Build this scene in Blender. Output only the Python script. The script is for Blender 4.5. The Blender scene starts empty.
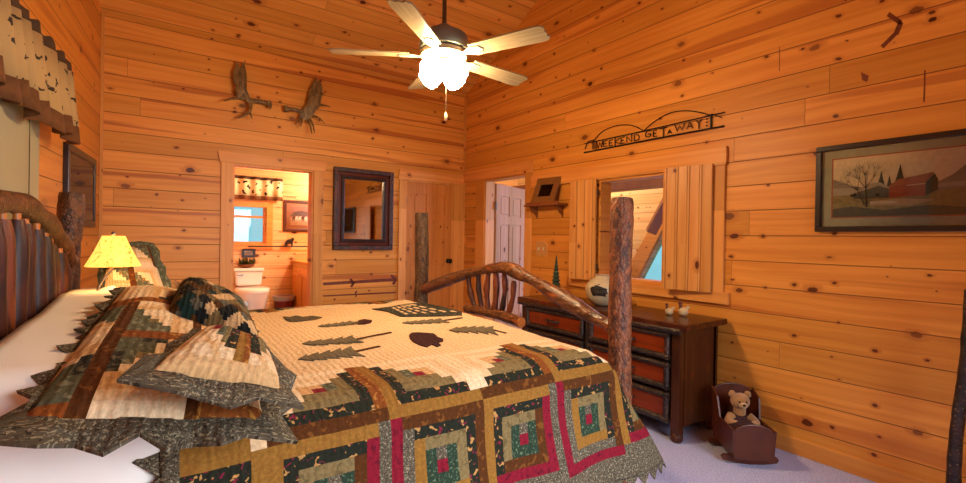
import bpy, bmesh, math, random
from mathutils import Vector, Matrix, noise
random.seed(7)
PI = math.pi
col = bpy.context.scene.collection
sc = bpy.context.scene

# ------------------------------------------------------------------ camera
F, CX, CY, CH = 468.0, 483.0, 241.5, 1.31
_y, _p, _r = math.radians(35.4), math.radians(-.31), .017
fw = Vector((math.sin(_y)*math.cos(_p), math.cos(_y)*math.cos(_p), math.sin(_p)))
r0 = Vector((math.cos(_y), -math.sin(_y), 0)); u0 = r0.cross(fw)
rt = r0*math.cos(_r) + u0*math.sin(_r); up = u0*math.cos(_r) - r0*math.sin(_r)
CAM = Vector((0, 0, CH))
cd = bpy.data.cameras.new('camera'); cam = bpy.data.objects.new('camera', cd); col.objects.link(cam)
cd.sensor_width = 36; cd.lens = F/966*36; cd.clip_start = .05
m = Matrix((rt, up, -fw)).transposed().to_4x4(); m.translation = CAM; cam.matrix_world = m
sc.camera = cam

# ------------------------------------------------------------------ light and exposure
sc.view_settings.view_transform = 'Standard'; sc.view_settings.look = 'None'
sc.view_settings.gamma = 1; sc.view_settings.use_curve_mapping = False
sc.view_settings.exposure = 0.12
w = bpy.data.worlds.new('world'); sc.world = w; w.use_nodes = True
wb = w.node_tree.nodes['Background']; wb.inputs[0].default_value = (.25, .62, .72, 1); wb.inputs[1].default_value = 1.0

def area(name, loc, target, sx, sy, power, color):
    l = bpy.data.lights.new(name, 'AREA'); l.shape = 'RECTANGLE'; l.size = sx; l.size_y = sy; l.energy = power; l.color = color
    o = bpy.data.objects.new(name, l); col.objects.link(o); o.location = loc
    o.rotation_euler = (Vector(target)-Vector(loc)).to_track_quat('-Z', 'Y').to_euler(); return o
def point(name, loc, power, color, rad=.05):
    l = bpy.data.lights.new(name, 'POINT'); l.energy = power; l.color = color; l.shadow_soft_size = rad
    o = bpy.data.objects.new(name, l); col.objects.link(o); o.location = loc; return o
area('daylight_front_window', (1.5, -1.13, 1.5), (1.0, .85, .3), 1.9, 1.2, 54, (.86, .91, 1)).data.spread = math.radians(105)
area('loft_daylight', (5.3, 3.1, 1.7), (3.8, 4.75, 1.2), 1.0, 1.4, 66, (.38, .54, 1))
point('loft_lamp', (5.4, 5.6, 2.9), 150, (1, .78, .5), .2)
point('bath_lamp', (2.15, 6.0, 2.15), 72, (1, .88, .72), .15)

# ------------------------------------------------------------------ helpers
def ray(px, py): return fw + rt*((px-CX)/F) - up*((py-CY)/F)
def at_x(px, py, x): d = ray(px, py); return CAM + d*(x/d.x)
def at_y(px, py, y): d = ray(px, py); return CAM + d*(y/d.y)
def at_z(px, py, z): d = ray(px, py); return CAM + d*((z-CH)/d.z)
def left_x(y): return -.807 + .089*y
def at_left(px, py, off=0): d = ray(px, py); return CAM + d*((-.807+off)/(d.x-.089*d.y))

class MB:
    def __init__(s): s.v = []; s.f = []; s.m = []; s.uv = {}
    def add(s, vs, fs, mi=0, M=None):
        b = len(s.v)
        for v in vs:
            v = Vector(v); s.v.append(M @ v if M else v)
        for f in fs: s.f.append([b+i for i in f]); s.m.append(mi)
        return s
    def box(s, a, b, mi=0, M=None):
        (x0, y0, z0), (x1, y1, z1) = [min(p, q) for p, q in zip(a, b)], [max(p, q) for p, q in zip(a, b)]
        vs = [(x0,y0,z0),(x1,y0,z0),(x1,y1,z0),(x0,y1,z0),(x0,y0,z1),(x1,y0,z1),(x1,y1,z1),(x0,y1,z1)]
        return s.add(vs, [(3,2,1,0),(4,5,6,7),(0,1,5,4),(1,2,6,5),(2,3,7,6),(3,0,4,7)], mi, M)
    def prism(s, poly, o, ex, ey, depth, mi=0):
        """polygon (2D) in the plane o + a*ex + b*ey, extruded by vector depth"""
        o, ex, ey, depth = Vector(o), Vector(ex), Vector(ey), Vector(depth)
        n = len(poly); P = [o+ex*a+ey*b for a, b in poly]
        return s.add(P+[p+depth for p in P], [list(range(n))[::-1], list(range(n, 2*n))]+[(i, (i+1) % n, n+(i+1) % n, n+i) for i in range(n)], mi)
    def tube(s, pts, rad, seg=12, mi=0, bump=0, bs=6, seed=0, cap=True):
        pts = [Vector(p) for p in pts]; n = len(pts)
        rads = rad if isinstance(rad, (list, tuple)) else [rad]*n
        T = [(pts[min(i+1, n-1)]-pts[max(i-1, 0)]).normalized() for i in range(n)]
        a = Vector((0, 0, 1)) if abs(T[0].z) < .9 else Vector((1, 0, 0))
        nx = T[0].cross(a).normalized(); vs = []
        for i in range(n):
            nx = (nx - T[i]*nx.dot(T[i])).normalized(); ny = T[i].cross(nx)
            for k in range(seg):
                t = 2*PI*k/seg; d = nx*math.cos(t)+ny*math.sin(t); r = rads[i]
                if bump: r *= 1+bump*noise.noise((pts[i]+d*rads[i])*bs+Vector((seed, 0, 0)))
                vs.append(pts[i]+d*r)
        fs = [(i*seg+k, i*seg+(k+1) % seg, (i+1)*seg+(k+1) % seg, (i+1)*seg+k) for i in range(n-1) for k in range(seg)]
        if cap: fs += [list(range(seg))[::-1], [(n-1)*seg+k for k in range(seg)]]
        return s.add(vs, fs, mi)
    def lathe(s, prof, c, seg=24, mi=0, M=None):
        c = Vector(c); vs = []
        for r, z in prof:
            for k in range(seg):
                t = 2*PI*k/seg; vs.append(c+Vector((r*math.cos(t), r*math.sin(t), z)))
        n = len(prof)
        fs = [(i*seg+k, i*seg+(k+1) % seg, (i+1)*seg+(k+1) % seg, (i+1)*seg+k) for i in range(n-1) for k in range(seg)]
        fs += [list(range(seg))[::-1], [(n-1)*seg+k for k in range(seg)]]
        return s.add(vs, fs, mi, M)
    def ball(s, c, rx, ry=None, rz=None, mi=0, seg=16, M=None):
        ry = ry or rx; rz = rz or rx; c = Vector(c)
        vs = [c+Vector((rx*math.sin(PI*i/10)*math.cos(2*PI*k/seg), ry*math.sin(PI*i/10)*math.sin(2*PI*k/seg), rz*math.cos(PI*i/10))) for i in range(11) for k in range(seg)]
        vs[0:seg] = [c+Vector((0, 0, rz))+Vector((1e-4*math.cos(2*PI*k/seg), 1e-4*math.sin(2*PI*k/seg), 0)) for k in range(seg)]
        fs = [(i*seg+k, (i+1)*seg+k, (i+1)*seg+(k+1) % seg, i*seg+(k+1) % seg) for i in range(10) for k in range(seg)]
        return s.add(vs, fs, mi, M)
    def build(s, name, mats, parent=None, smooth=False, bevel=0, uv=None, weld=False, solid=0, sub=0):
        me = bpy.data.meshes.new(name); me.from_pydata([tuple(v) for v in s.v], [], s.f)
        mats = mats if isinstance(mats, (list, tuple)) else [mats]
        for mm in mats: me.materials.append(mm)
        for p, i in zip(me.polygons, s.m): p.material_index = i; p.use_smooth = smooth
        if uv:
            l = me.uv_layers.new(name='uv')
            for p in me.polygons:
                for li in p.loop_indices: l.data[li].uv = uv[me.loops[li].vertex_index]
        bm = bmesh.new(); bm.from_mesh(me)
        if weld: bmesh.ops.remove_doubles(bm, verts=bm.verts, dist=1e-4)
        if not uv: bmesh.ops.recalc_face_normals(bm, faces=bm.faces)
        bm.to_mesh(me); bm.free()
        if smooth:
            try: me.set_sharp_from_angle(angle=math.radians(50))
            except Exception: pass
        o = bpy.data.objects.new(name, me); col.objects.link(o)
        if solid:
            q = o.modifiers.new('solid', 'SOLIDIFY'); q.thickness = solid; q.offset = 0
        if bevel:
            q = o.modifiers.new('bevel', 'BEVEL'); q.width = bevel; q.segments = 2; q.limit_method = 'ANGLE'
        if sub:
            q = o.modifiers.new('sub', 'SUBSURF'); q.levels = sub; q.render_levels = sub
        if parent: o.parent = parent; o.matrix_parent_inverse = parent.matrix_basis.inverted()
        return o

def tag(o, label=None, cat=None, group=None, kind=None):
    if label: o['label'] = label
    if cat: o['category'] = cat
    if group: o['group'] = group
    if kind: o['kind'] = kind
    return o
def thing(name, label, cat, loc=(0, 0, 0), group=None, kind=None):
    o = bpy.data.objects.new(name, None); o.empty_display_size = .1; col.objects.link(o); o.location = loc
    return tag(o, label, cat, group, kind)
def struct(o, label=None): return tag(o, label, None, None, 'structure')
def smoothpath(pts, n=8):
    pts = [Vector(p) for p in pts]; out = []
    for i in range(len(pts)-1):
        p0, p1, p2, p3 = pts[max(i-1, 0)], pts[i], pts[i+1], pts[min(i+2, len(pts)-1)]
        for k in range(n):
            t = k/n
            out.append(.5*((2*p1)+(p2-p0)*t+(2*p0-5*p1+4*p2-p3)*t*t+(3*p1-p0-3*p2+p3)*t**3))
    return out+[pts[-1]]
def sst(a, b, x):
    t = max(0, min(1, (x-a)/(b-a))); return t*t*(3-2*t)
def srgb(h):
    h = h.lstrip('#'); c = [int(h[i:i+2], 16)/255 for i in (0, 2, 4)]
    return tuple(x/12.92 if x <= .04045 else ((x+.055)/1.055)**2.4 for x in c)+(1,)

# ------------------------------------------------------------------ materials
class NT:
    def __init__(s, name):
        s.m = bpy.data.materials.new(name); s.m.use_nodes = True; s.t = s.m.node_tree
        s.b = s.t.nodes['Principled BSDF']
    def n(s, typ, **kw):
        o = s.t.nodes.new(typ)
        for k, v in kw.items():
            if k.startswith('i_'):
                kk = k[2:]; kk = int(kk) if kk.isdigit() else kk.replace('_', ' ')
                s.put(o.inputs[kk], v)
            else: setattr(o, k, v)
        return o
    def put(s, inp, v):
        if isinstance(v, bpy.types.NodeSocket): s.t.links.new(v, inp)
        elif isinstance(v, bpy.types.Node): s.t.links.new(v.outputs[0], inp)
        else: inp.default_value = v
    def M(s, op, a, b=0.0, c=0.0, clamp=False):
        o = s.t.nodes.new('ShaderNodeMath'); o.operation = op; o.use_clamp = clamp
        s.put(o.inputs[0], a); s.put(o.inputs[1], b); s.put(o.inputs[2], c); return o.outputs[0]
    def sm(s, x, a, b):
        o = s.t.nodes.new('ShaderNodeMapRange'); o.interpolation_type = 'SMOOTHSTEP'
        s.put(o.inputs[0], x); s.put(o.inputs[1], a); s.put(o.inputs[2], b); return o.outputs[0]
    def mix(s, f, a, b, mode='MIX'):
        o = s.t.nodes.new('ShaderNodeMix'); o.data_type = 'RGBA'; o.blend_type = mode
        s.put(o.inputs[0], f); s.put(o.inputs[6], a); s.put(o.inputs[7], b); return o.outputs[2]
    def xyz(s, x=0., y=0., z=0.):
        o = s.t.nodes.new('ShaderNodeCombineXYZ'); s.put(o.inputs[0], x); s.put(o.inputs[1], y); s.put(o.inputs[2], z); return o.outputs[0]
    def nz(s, vec, scale=1., detail=2., rough=.5, dist=0.):
        o = s.t.nodes.new('ShaderNodeTexNoise'); s.put(o.inputs['Vector'], vec); o.inputs['Scale'].default_value = scale
        o.inputs['Detail'].default_value = detail; o.inputs['Roughness'].default_value = rough; o.inputs['Distortion'].default_value = dist
        return o.outputs[0]
    def obj(s): return s.n('ShaderNodeTexCoord').outputs['Object']
    def bump(s, h, strength=.3, dist=.01):
        o = s.t.nodes.new('ShaderNodeBump'); o.inputs['Strength'].default_value = strength; o.inputs['Distance'].default_value = dist
        s.put(o.inputs['Height'], h); s.put(s.b.inputs['Normal'], o.outputs[0])
    def set(s, **kw):
        for k, v in kw.items(): s.put(s.b.inputs[k.replace('_', ' ')], v)
        return s.m

def flat(name, hexc, rough=.5, metal=0., var=.12, scale=30, bump=0.):
    t = NT(name); c = srgb(hexc); n_ = t.nz(t.obj(), scale, 3)
    d = tuple(x*(1-var*2) for x in c[:3])+(1,); l = tuple(min(1, x*(1+var)) for x in c[:3])+(1,)
    t.set(Base_Color=t.mix(n_, d, l), Roughness=rough, Metallic=metal)
    if bump: t.bump(n_, bump)
    return t.m

def pine(name, along, upv, pitch=.165, off=0., light='#E39A42', dark='#D08030', streak=.6, knots=1., seam=True, L=6.5, rough=.42, joints=True):
    t = NT(name); o = t.obj()
    def dot(v):
        q = t.n('ShaderNodeVectorMath', operation='DOT_PRODUCT'); t.put(q.inputs[0], o); q.inputs[1].default_value = v; return q.outputs['Value']
    u, v = dot(along), dot(upv)
    vv = t.M('ADD', t.M('DIVIDE', v, pitch), off); idx = t.M('FLOOR', vv); fr = t.M('FRACT', vv)
    h1 = t.n('ShaderNodeTexWhiteNoise', noise_dimensions='1D', i_W=idx).outputs[0]
    us = t.M('ADD', t.M('DIVIDE', u, L), t.M('MULTIPLY', h1, 7.3)); seg = t.M('FLOOR', us); fu = t.M('FRACT', us)
    bid = t.M('ADD', t.M('MULTIPLY', idx, 3.17), t.M('MULTIPLY', seg, 1.73))
    wn = t.n('ShaderNodeTexWhiteNoise', noise_dimensions='1D', i_W=bid); hb = wn.outputs[0]
    bo = t.M('MULTIPLY', bid, 3.1)
    warp = t.M('MULTIPLY', t.M('SUBTRACT', t.nz(t.xyz(t.M('MULTIPLY', u, 1.3), t.M('MULTIPLY', v, 5), bo), 1., 2), .5), .05)
    vw = t.M('ADD', v, warp)
    # knots
    def knot(sx, sy, thr, rr, seed):
        wx = t.M('MULTIPLY', t.M('SUBTRACT', t.nz(o, 28, 2), .5), .02)
        vo = t.n('ShaderNodeTexVoronoi', voronoi_dimensions='2D', feature='F1'); vo.inputs['Scale'].default_value = 1
        t.put(vo.inputs['Vector'], t.xyz(t.M('ADD', t.M('MULTIPLY', t.M('ADD', u, wx), sx), t.M('MULTIPLY', seed, 1.)), t.M('MULTIPLY', t.M('ADD', v, wx), sy)))
        cc = t.n('ShaderNodeSeparateColor'); t.put(cc.inputs[0], vo.outputs['Color'])
        rad = t.M('MULTIPLY', t.M('SUBTRACT', cc.outputs[0], thr), rr/(1-thr))
        d = vo.outputs['Distance']
        k = t.M('SUBTRACT', 1, t.sm(d, t.M('MULTIPLY', rad, .72), t.M('MULTIPLY', rad, 1.05)))
        ok = t.M('GREATER_THAN', rad, .012)
        halo = t.M('SUBTRACT', 1, t.sm(d, rad, t.M('ADD', t.M('MULTIPLY', rad, 2.3), .02)))
        return t.M('MULTIPLY', k, ok), t.M('MULTIPLY', halo, ok), cc.outputs[1]
    k1, ha1, kc1 = knot(2.2, 3.6, .50, .10, 3.3)
    k2, ha2, kc2 = knot(5.0, 7.0, .60, .085, 11.7)
    # grain
    g1 = t.nz(t.xyz(t.M('MULTIPLY', u, .9), t.M('ADD', t.M('MULTIPLY', vw, 26), t.M('MULTIPLY', t.M('MAXIMUM', ha1, ha2), .9)), bo), 1., 3, .55, .4)
    g2 = t.nz(t.xyz(t.M('MULTIPLY', u, 5), t.M('MULTIPLY', v, 170), bo), 1., 2, .6)
    c = t.mix(t.sm(g1, .25, .85), srgb(light), srgb(dark))
    c = t.mix(t.M('MULTIPLY', t.sm(g2, .45, .8), .12), c, srgb('#B06A2C'))
    # heartwood streaks
    s1 = t.nz(t.xyz(t.M('MULTIPLY', u, .35), t.M('MULTIPLY', vw, 9.5), bo), 1., 2, .4)
    sm_ = t.M('MULTIPLY', t.sm(s1, .56, .64), t.M('MULTIPLY', t.M('GREATER_THAN', hb, .52), streak))
    c = t.mix(sm_, c, srgb('#AE5A22'))
    # board tone
    tone = t.M('ADD', .86, t.M('MULTIPLY', hb, .24))
    c = t.mix(1., c, t.xyz(tone, tone, t.M('MULTIPLY', tone, tone)), 'MULTIPLY')
    if knots:
        c = t.mix(t.M('MULTIPLY', t.M('MAXIMUM', ha1, ha2), .38*knots), c, srgb('#A9561F'))
        c = t.mix(t.M('MULTIPLY', k1, t.M('ADD', .6, t.M('MULTIPLY', kc1, .4))), c, srgb('#4E1608'))
        c = t.mix(t.M('MULTIPLY', k2, .9), c, srgb('#561A0A'))
    if seam:
        e = t.M('MULTIPLY', t.M('MINIMUM', fr, t.M('SUBTRACT', 1, fr)), pitch)
        g = t.M('SUBTRACT', 1, t.sm(e, .0008, .0042))
        if joints:
            eu = t.M('MULTIPLY', t.M('MINIMUM', fu, t.M('SUBTRACT', 1, fu)), L)
            g = t.M('MAXIMUM', g, t.M('MULTIPLY', t.M('SUBTRACT', 1, t.sm(eu, .0004, .002)), .8))
        c = t.mix(t.M('MULTIPLY', g, .9), c, srgb('#6E300C'))
        t.bump(t.M('SUBTRACT', t.M('MULTIPLY', g1, .06), g), .5, .006)
    t.set(Base_Color=c, Roughness=rough)
    t.b.inputs['Specular IOR Level'].default_value = .3
    return t.m

X_, Y_, Z_ = (1, 0, 0), (0, 1, 0), (0, 0, 1)
SL = Vector((0, -1, .507)).normalized()
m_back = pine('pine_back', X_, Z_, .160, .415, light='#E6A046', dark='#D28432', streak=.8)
m_right = pine('pine_right', Y_, Z_, .1705, .01, light='#E59C42', dark='#CE7E2E')
m_left = pine('pine_left', Y_, Z_, .165, .2)
m_front = pine('pine_front', X_, Z_, .165, .2)
m_ceil = pine('pine_ceiling', X_, tuple(SL), .15, .33, light='#E8A850', dark='#D48A38')
m_ceil2 = pine('pine_ceiling_front', X_, (0, SL.y*-1, SL.z), .15, .33)
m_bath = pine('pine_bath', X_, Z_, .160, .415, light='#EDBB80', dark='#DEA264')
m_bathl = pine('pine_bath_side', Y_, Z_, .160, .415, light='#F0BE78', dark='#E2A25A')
m_loft = pine('pine_loft', Y_, Z_, .15, .1, light='#EFCB92', dark='#DDAE6C', streak=.2)
m_trimv = pine('pine_trim_upright', Z_, X_, .4, .3, light='#E6A252', dark='#D4883C', seam=False, streak=.25)
m_trimh = pine('pine_trim_level', Y_, Z_, .4, .3, light='#E49E4E', dark='#D0823A', seam=False, streak=.3)
m_trimx = pine('pine_trim_cross', X_, Z_, .4, .3, light='#E49E4E', dark='#D0823A', seam=False, streak=.3)
m_door = pine('pine_door', Z_, X_, .11, .3, light='#D2883E', dark='#C07430', seam=False, streak=.1, knots=.35)
m_shut = pine('pine_shutter', Z_, Y_, .085, .3, light='#E2A25A', dark='#CE863E', streak=.2, joints=False)
m_beam = flat('beam_wood', '#8A4A1C', .5, var=.2, scale=9)

def carpet():
    t = NT('carpet'); o = t.obj(); a = t.nz(o, 160, 2); b = t.nz(o, 45, 4, .7)
    c = t.mix(t.sm(a, .3, .7), srgb('#8E90BC'), srgb('#CED0F0')); c = t.mix(t.M('MULTIPLY', t.sm(b, .45, .7), .5), c, srgb('#AEAAC4'))
    t.set(Base_Color=c, Roughness=.95); t.bump(t.M('ADD', a, b), .6, .01); return t.m
m_carpet = carpet()

def bark(name, base, mid, spot, spot_amt=.6, rough=.6, scale=1., stretch=.35, bumpy=.7, axis='Z', fleck=.45):
    t = NT(name); o = t.obj(); mp = t.n('ShaderNodeMapping'); t.put(mp.inputs['Vector'], o)
    sc_ = {'Z': (1, 1, stretch), 'Y': (1, stretch, 1), 'X': (stretch, 1, 1)}[axis]
    mp.inputs['Scale'].default_value = sc_
    a = t.nz(mp.outputs[0], 38*scale, 4, .65, .3); b = t.nz(mp.outputs[0], 9*scale, 3, .6, .6)
    vo = t.n('ShaderNodeTexVoronoi', feature='F1'); vo.inputs['Scale'].default_value = 85*scale; t.put(vo.inputs['Vector'], mp.outputs[0])
    c = t.mix(t.sm(a, .35, .65), srgb(base), srgb(mid))
    c = t.mix(t.M('MULTIPLY', t.sm(b, .55, .66), spot_amt), c, srgb(spot))
    fl = t.M('MULTIPLY', t.M('SUBTRACT', 1, t.sm(vo.outputs['Distance'], .16, .26)), fleck)
    c = t.mix(fl, c, srgb('#B08A55'))
    t.set(Base_Color=c, Roughness=rough); t.bump(t.M('ADD', a, t.M('MULTIPLY', vo.outputs['Distance'], .6)), bumpy, .012); return t.m
m_bark = bark('hickory_bark', '#401C0C', '#84461F', '#A0501E', .55, stretch=.5)
m_bark_rail = bark('rail_bark', '#3A1C0D', '#7A4A28', '#A8521E', .6, .35, axis='Y', bumpy=.5)
m_bark_far = bark('grey_bark', '#2E1C0E', '#6A4C2C', '#5A3418', .5)
m_headlog = bark('headboard_bark', '#2A150A', '#5E3418', '#7E4C20', .5, .45, stretch=.8)
m_spind = bark('polished_spindle', '#200A05', '#46180A', '#8E4016', .55, .5, .5, .3, .05, fleck=0.)
m_cutend = flat('cut_wood_end', '#C8742E', .4, var=.2, scale=40)

def fabric(name, base, spots=(), print_scale=38, rough=.9, weave=.2):
    t = NT(name); uvn = t.n('ShaderNodeTexCoord').outputs['UV']; c = srgb(base)
    a = t.nz(uvn, 90, 3, .7)
    cc = t.mix(t.sm(a, .3, .75), tuple(x*.72 for x in c[:3])+(1,), tuple(min(1, x*1.12) for x in c[:3])+(1,))
    for i, (hx, thr) in enumerate(spots):
        mp = t.n('ShaderNodeMapping'); t.put(mp.inputs['Vector'], uvn); mp.inputs['Location'].default_value = (i*3.7, i*1.9, 0)
        s_ = t.nz(mp.outputs[0], print_scale*(1+.25*i), 1.5, .5, .6)
        cc = t.mix(t.sm(s_, thr, thr+.03), cc, srgb(hx))
    # hand quilting: puckered rows
    mq = t.n('ShaderNodeMapping'); t.put(mq.inputs['Vector'], uvn)
    wv = t.n('ShaderNodeTexWave', wave_type='BANDS', bands_direction='X'); t.put(wv.inputs['Vector'], uvn)
    wv.inputs['Scale'].default_value = 13; wv.inputs['Distortion'].default_value = 3.5; wv.inputs['Detail'].default_value = 2; wv.inputs['Detail Scale'].default_value = 2
    h = t.M('ADD', t.M('MULTIPLY', wv.outputs['Fac'], weave*2), t.nz(uvn, 55, 3))
    t.set(Base_Color=cc, Roughness=rough); t.b.inputs['Specular IOR Level'].default_value = .12; t.bump(h, .55, .008); return t.m
FN = ['cream', 'cream_shade', 'cream_pale', 'mustard', 'brown', 'floral', 'tan', 'olive', 'red', 'paisley', 'green', 'charcoal', 'rust']
FAB = [fabric('fabric_cream', '#D9B68A'), fabric('fabric_cream_shade', '#CBA06C'), fabric('fabric_cream_pale', '#DFC49C'),
       fabric('fabric_mustard', '#8C6026', [('#7E5420', .6)]), fabric('fabric_brown', '#512C10', [('#6C4018', .6)]),
       fabric('fabric_floral', '#23251A', [('#A87A44', .62), ('#702030', .64)], 44), fabric('fabric_tan', '#7A6640', [('#5E4E2E', .6)]),
       fabric('fabric_olive', '#565640', [('#75735A', .58)]), fabric('fabric_red', '#7C1626', [('#5E1020', .6)]),
       fabric('fabric_paisley', '#564C3C', [('#8A7E64', .57), ('#2C261C', .6)], 150), fabric('fabric_green', '#2A3A2A', [('#5A6A4E', .60)], 120),
       fabric('fabric_charcoal', '#2C2B24', [('#57523E', .55)], 60), fabric('fabric_rust', '#7C4218', [('#9C6A2C', .58)])]
FI = {n: i for i, n in enumerate(FN)}
m_sheet = flat('white_sheet', '#EAE4DA', .85, var=.02, scale=3)
m_white = flat('white_porcelain', '#F2ECE4', .12, var=.0)
m_black = flat('black_metal', '#1A120D', .4, .6, .1)
m_iron = flat('dark_iron', '#22140C', .5, .3, .1)
m_brass = flat('pewter_metal', '#6E6455', .35, .8, .1)
m_chrome = flat('satin_steel', '#9A948C', .25, .9, .05)
m_darkwood = flat('dark_stained_wood', '#2B120A', .3, var=.3, scale=14)
m_redwood = pine('red_stained_pine', Y_, Z_, .07, 0, light='#8E3410', dark='#64200A', streak=.5, knots=.6, seam=False, rough=.28)
m_dtop = pine('dresser_top_wood', Y_, X_, .14, 0, light='#4A2010', dark='#35140A', streak=.3, knots=.5, seam=False, rough=.25)
m_dside = pine('dresser_side_wood', Z_, X_, .14, 0, light='#4A2210', dark='#35160A', streak=.3, knots=.4, seam=False, rough=.35)
m_dlog = bark('dresser_log', '#150C08', '#34211A', '#4A2414', .4, .4, axis='Y', bumpy=.4)
m_frame = flat('dark_frame_wood', '#2A150C', .3, var=.3, scale=20)
m_frame2 = bark('mirror_frame_wood', '#1E0E07', '#4A2410', '#7A2E10', .5, .5, bumpy=.3)
def emit(name, hexc, s, base=None):
    t = NT(name); t.set(Base_Color=srgb(base or hexc)); t.b.inputs['Emission Color'].default_value = srgb(hexc); t.b.inputs['Emission Strength'].default_value = s; return t.m
def glass(name, tint='#FFFFFF', gl=.06):
    m_ = bpy.data.materials.new(name); m_.use_nodes = True; t = m_.node_tree; t.nodes.clear()
    o = t.nodes.new('ShaderNodeOutputMaterial'); mx = t.nodes.new('ShaderNodeMixShader'); a = t.nodes.new('ShaderNodeBsdfTransparent'); b = t.nodes.new('ShaderNodeBsdfGlossy')
    fr = t.nodes.new('ShaderNodeFresnel'); fr.inputs[0].default_value = 1.45
    a.inputs[0].default_value = srgb(tint); b.inputs['Roughness'].default_value = .02
    t.links.new(fr.outputs[0], mx.inputs[0]); t.links.new(a.outputs[0], mx.inputs[1]); t.links.new(b.outputs[0], mx.inputs[2]); t.links.new(mx.outputs[0], o.inputs[0]); return m_
m_glass = glass('picture_glass')

# ------------------------------------------------------------------ room shell
XR, YB, YF = 3.3, 5.08, -1.2
WT = .12
def holed(name, mat, axis, c0, c1, a0, a1, z0, z1, holes):
    """wall slab: axis 'y' = wall across X at Y c0..c1; axis 'x' = along Y at X c0..c1; holes = (a, b, zlo, zhi)"""
    mb = MB(); As = sorted({a0, a1, *[h[0] for h in holes], *[h[1] for h in holes]}); Zs = sorted({z0, z1, *[h[2] for h in holes], *[h[3] for h in holes]})
    for i in range(len(As)-1):
        for j in range(len(Zs)-1):
            am, zm = (As[i]+As[i+1])/2, (Zs[j]+Zs[j+1])/2
            if any(h[0] < am < h[1] and h[2] < zm < h[3] for h in holes): continue
            if axis == 'y': mb.box((As[i], c0, Zs[j]), (As[i+1], c1, Zs[j+1]))
            else: mb.box((c0, As[i], Zs[j]), (c1, As[i+1], Zs[j+1]))
    return mb, mat, name
RIDGE_Y = 2.05; Z0 = 3.15; RZ = Z0+.507*(YB-RIDGE_Y)
BD = (.639, 1.398, 0, 2.0)          # bath doorway
CD = (2.464, 3.133, 0, 2.0)         # closet door
RD = (3.852, 4.609, 0, 2.025)       # hall doorway
WO = (2.175, 2.838, .975, 1.86)     # inner window opening
mb, mt, nm = holed('wall_back', m_back, 'y', YB, YB+WT, -.6, XR+.0, 0, 3.2, [BD, CD])
wall_back = struct(mb.build(nm, mt))
mb, mt, nm = holed('wall_right', m_right, 'x', XR, XR+WT, YF, YB+WT, 0, 3.15, [RD, WO])
mb.prism([(YF, 3.15), (YB+WT, 3.15), (YB+WT, 3.15), (RIDGE_Y, RZ+.05)], (XR, 0, 0), Y_, Z_, (WT, 0, 0))
wall_right = struct(mb.build(nm, mt))
mb = MB(); xa, xb = left_x(YF), left_x(YB+WT)
mb.prism([(xa, YF), (xb, YB+WT), (xb-WT, YB+WT), (xa-WT, YF)], (0, 0, 0), X_, Y_, (0, 0, RZ))
struct(mb.build('wall_left', m_left))
mb, mt, nm = holed('wall_front', m_front, 'y', YF-WT, YF, -1.1, XR+WT, 0, 3.2, [(.5, 2.5, .85, 2.1)])
struct(mb.build(nm, mt))
mb = MB(); mb.box((-1.2, YF-.2, -.1), (9.2, 8.2, 0)); struct(mb.build('floor', m_carpet))
mb = MB(); mb.prism([(YB+.2, Z0-.1+.0), (RIDGE_Y, RZ), (RIDGE_Y, RZ+.1), (YB+.2, Z0)], (-1.1, 0, 0), Y_, Z_, (4.4, 0, 0)); struct(mb.build('ceiling', m_ceil))
fz = RZ-.507*(RIDGE_Y-YF)
mb = MB(); mb.prism([(YF-.2, fz-.1), (RIDGE_Y, RZ), (RIDGE_Y, RZ+.1), (YF-.2, fz)], (-1.1, 0, 0), Y_, Z_, (4.4, 0, 0)); struct(mb.build('ceiling_front', m_ceil2))
# front window (behind the camera) lets the daylight in
wf = MB()
for a, b in (((.5, YF-.1, .85), (.56, YF-.04, 2.1)), ((2.44, YF-.1, .85), (2.5, YF-.04, 2.1)), ((.56, YF-.1, .85), (2.44, YF-.04, .91)), ((.56, YF-.1, 2.04), (2.44, YF-.04, 2.1)), ((1.47, YF-.1, .91), (1.53, YF-.04, 2.04))): wf.box(a, b)
wn = struct(wf.build('window_1', m_trimv)); MB().box((.56, YF-.075, .91), (2.44, YF-.07, 2.04)).build('pane', m_glass, wn)

# corner bead at left / right of the back wall
struct(MB().box((left_x(YB)-.0, YB-.022, 0), (left_x(YB)+.022, YB, 3.2)).build('trim_1', m_trimv))
struct(MB().box((XR-.018, YB-.018, 2.1), (XR, YB, 3.14)).build('trim_2', m_trimv))

# bath door casing
def casing_y(name, h, wl, wr, top, ext):
    d = YB-.022
    mb = MB(); mb.box((h[0]-wl, d, 0), (h[0], YB, h[3])); mb.box((h[1], d, 0), (h[1]+wr, YB, h[3])); o = struct(mb.build(name, m_trimv, bevel=.003))
    MB().prism([(h[0]-wl-.012, h[3]), (h[1]+wr+.012, h[3]), (h[1]+wr+ext, h[3]+top), (h[0]-wl-ext, h[3]+top)], (0, d-.006, 0), X_, Z_, (0, .028, 0)).build('head_casing', m_trimx, o, bevel=.002)
    mb = MB(); mb.box((h[0]-.001, YB-.004, 0), (h[0]+.018, YB+WT+.004, h[3])); mb.box((h[1]-.018, YB-.004, 0), (h[1]+.001, YB+WT+.004, h[3])); mb.box((h[0]+.018, YB-.004, h[3]-.018), (h[1]-.018, YB+WT+.004, h[3]+.001))
    mb.build('door_jamb', m_trimv, o)
    return o
o = casing_y('trim_3', BD, .10, .10, .10, .03)
for z in (1.75, 1.15, .3): MB().box((BD[0]+.018, YB+.03, z-.05), (BD[0]+.022, YB+.07, z+.05)).build('hinge', m_brass, o)
casing_y('trim_4', CD, .085, .167, .12, 0.0)
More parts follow.
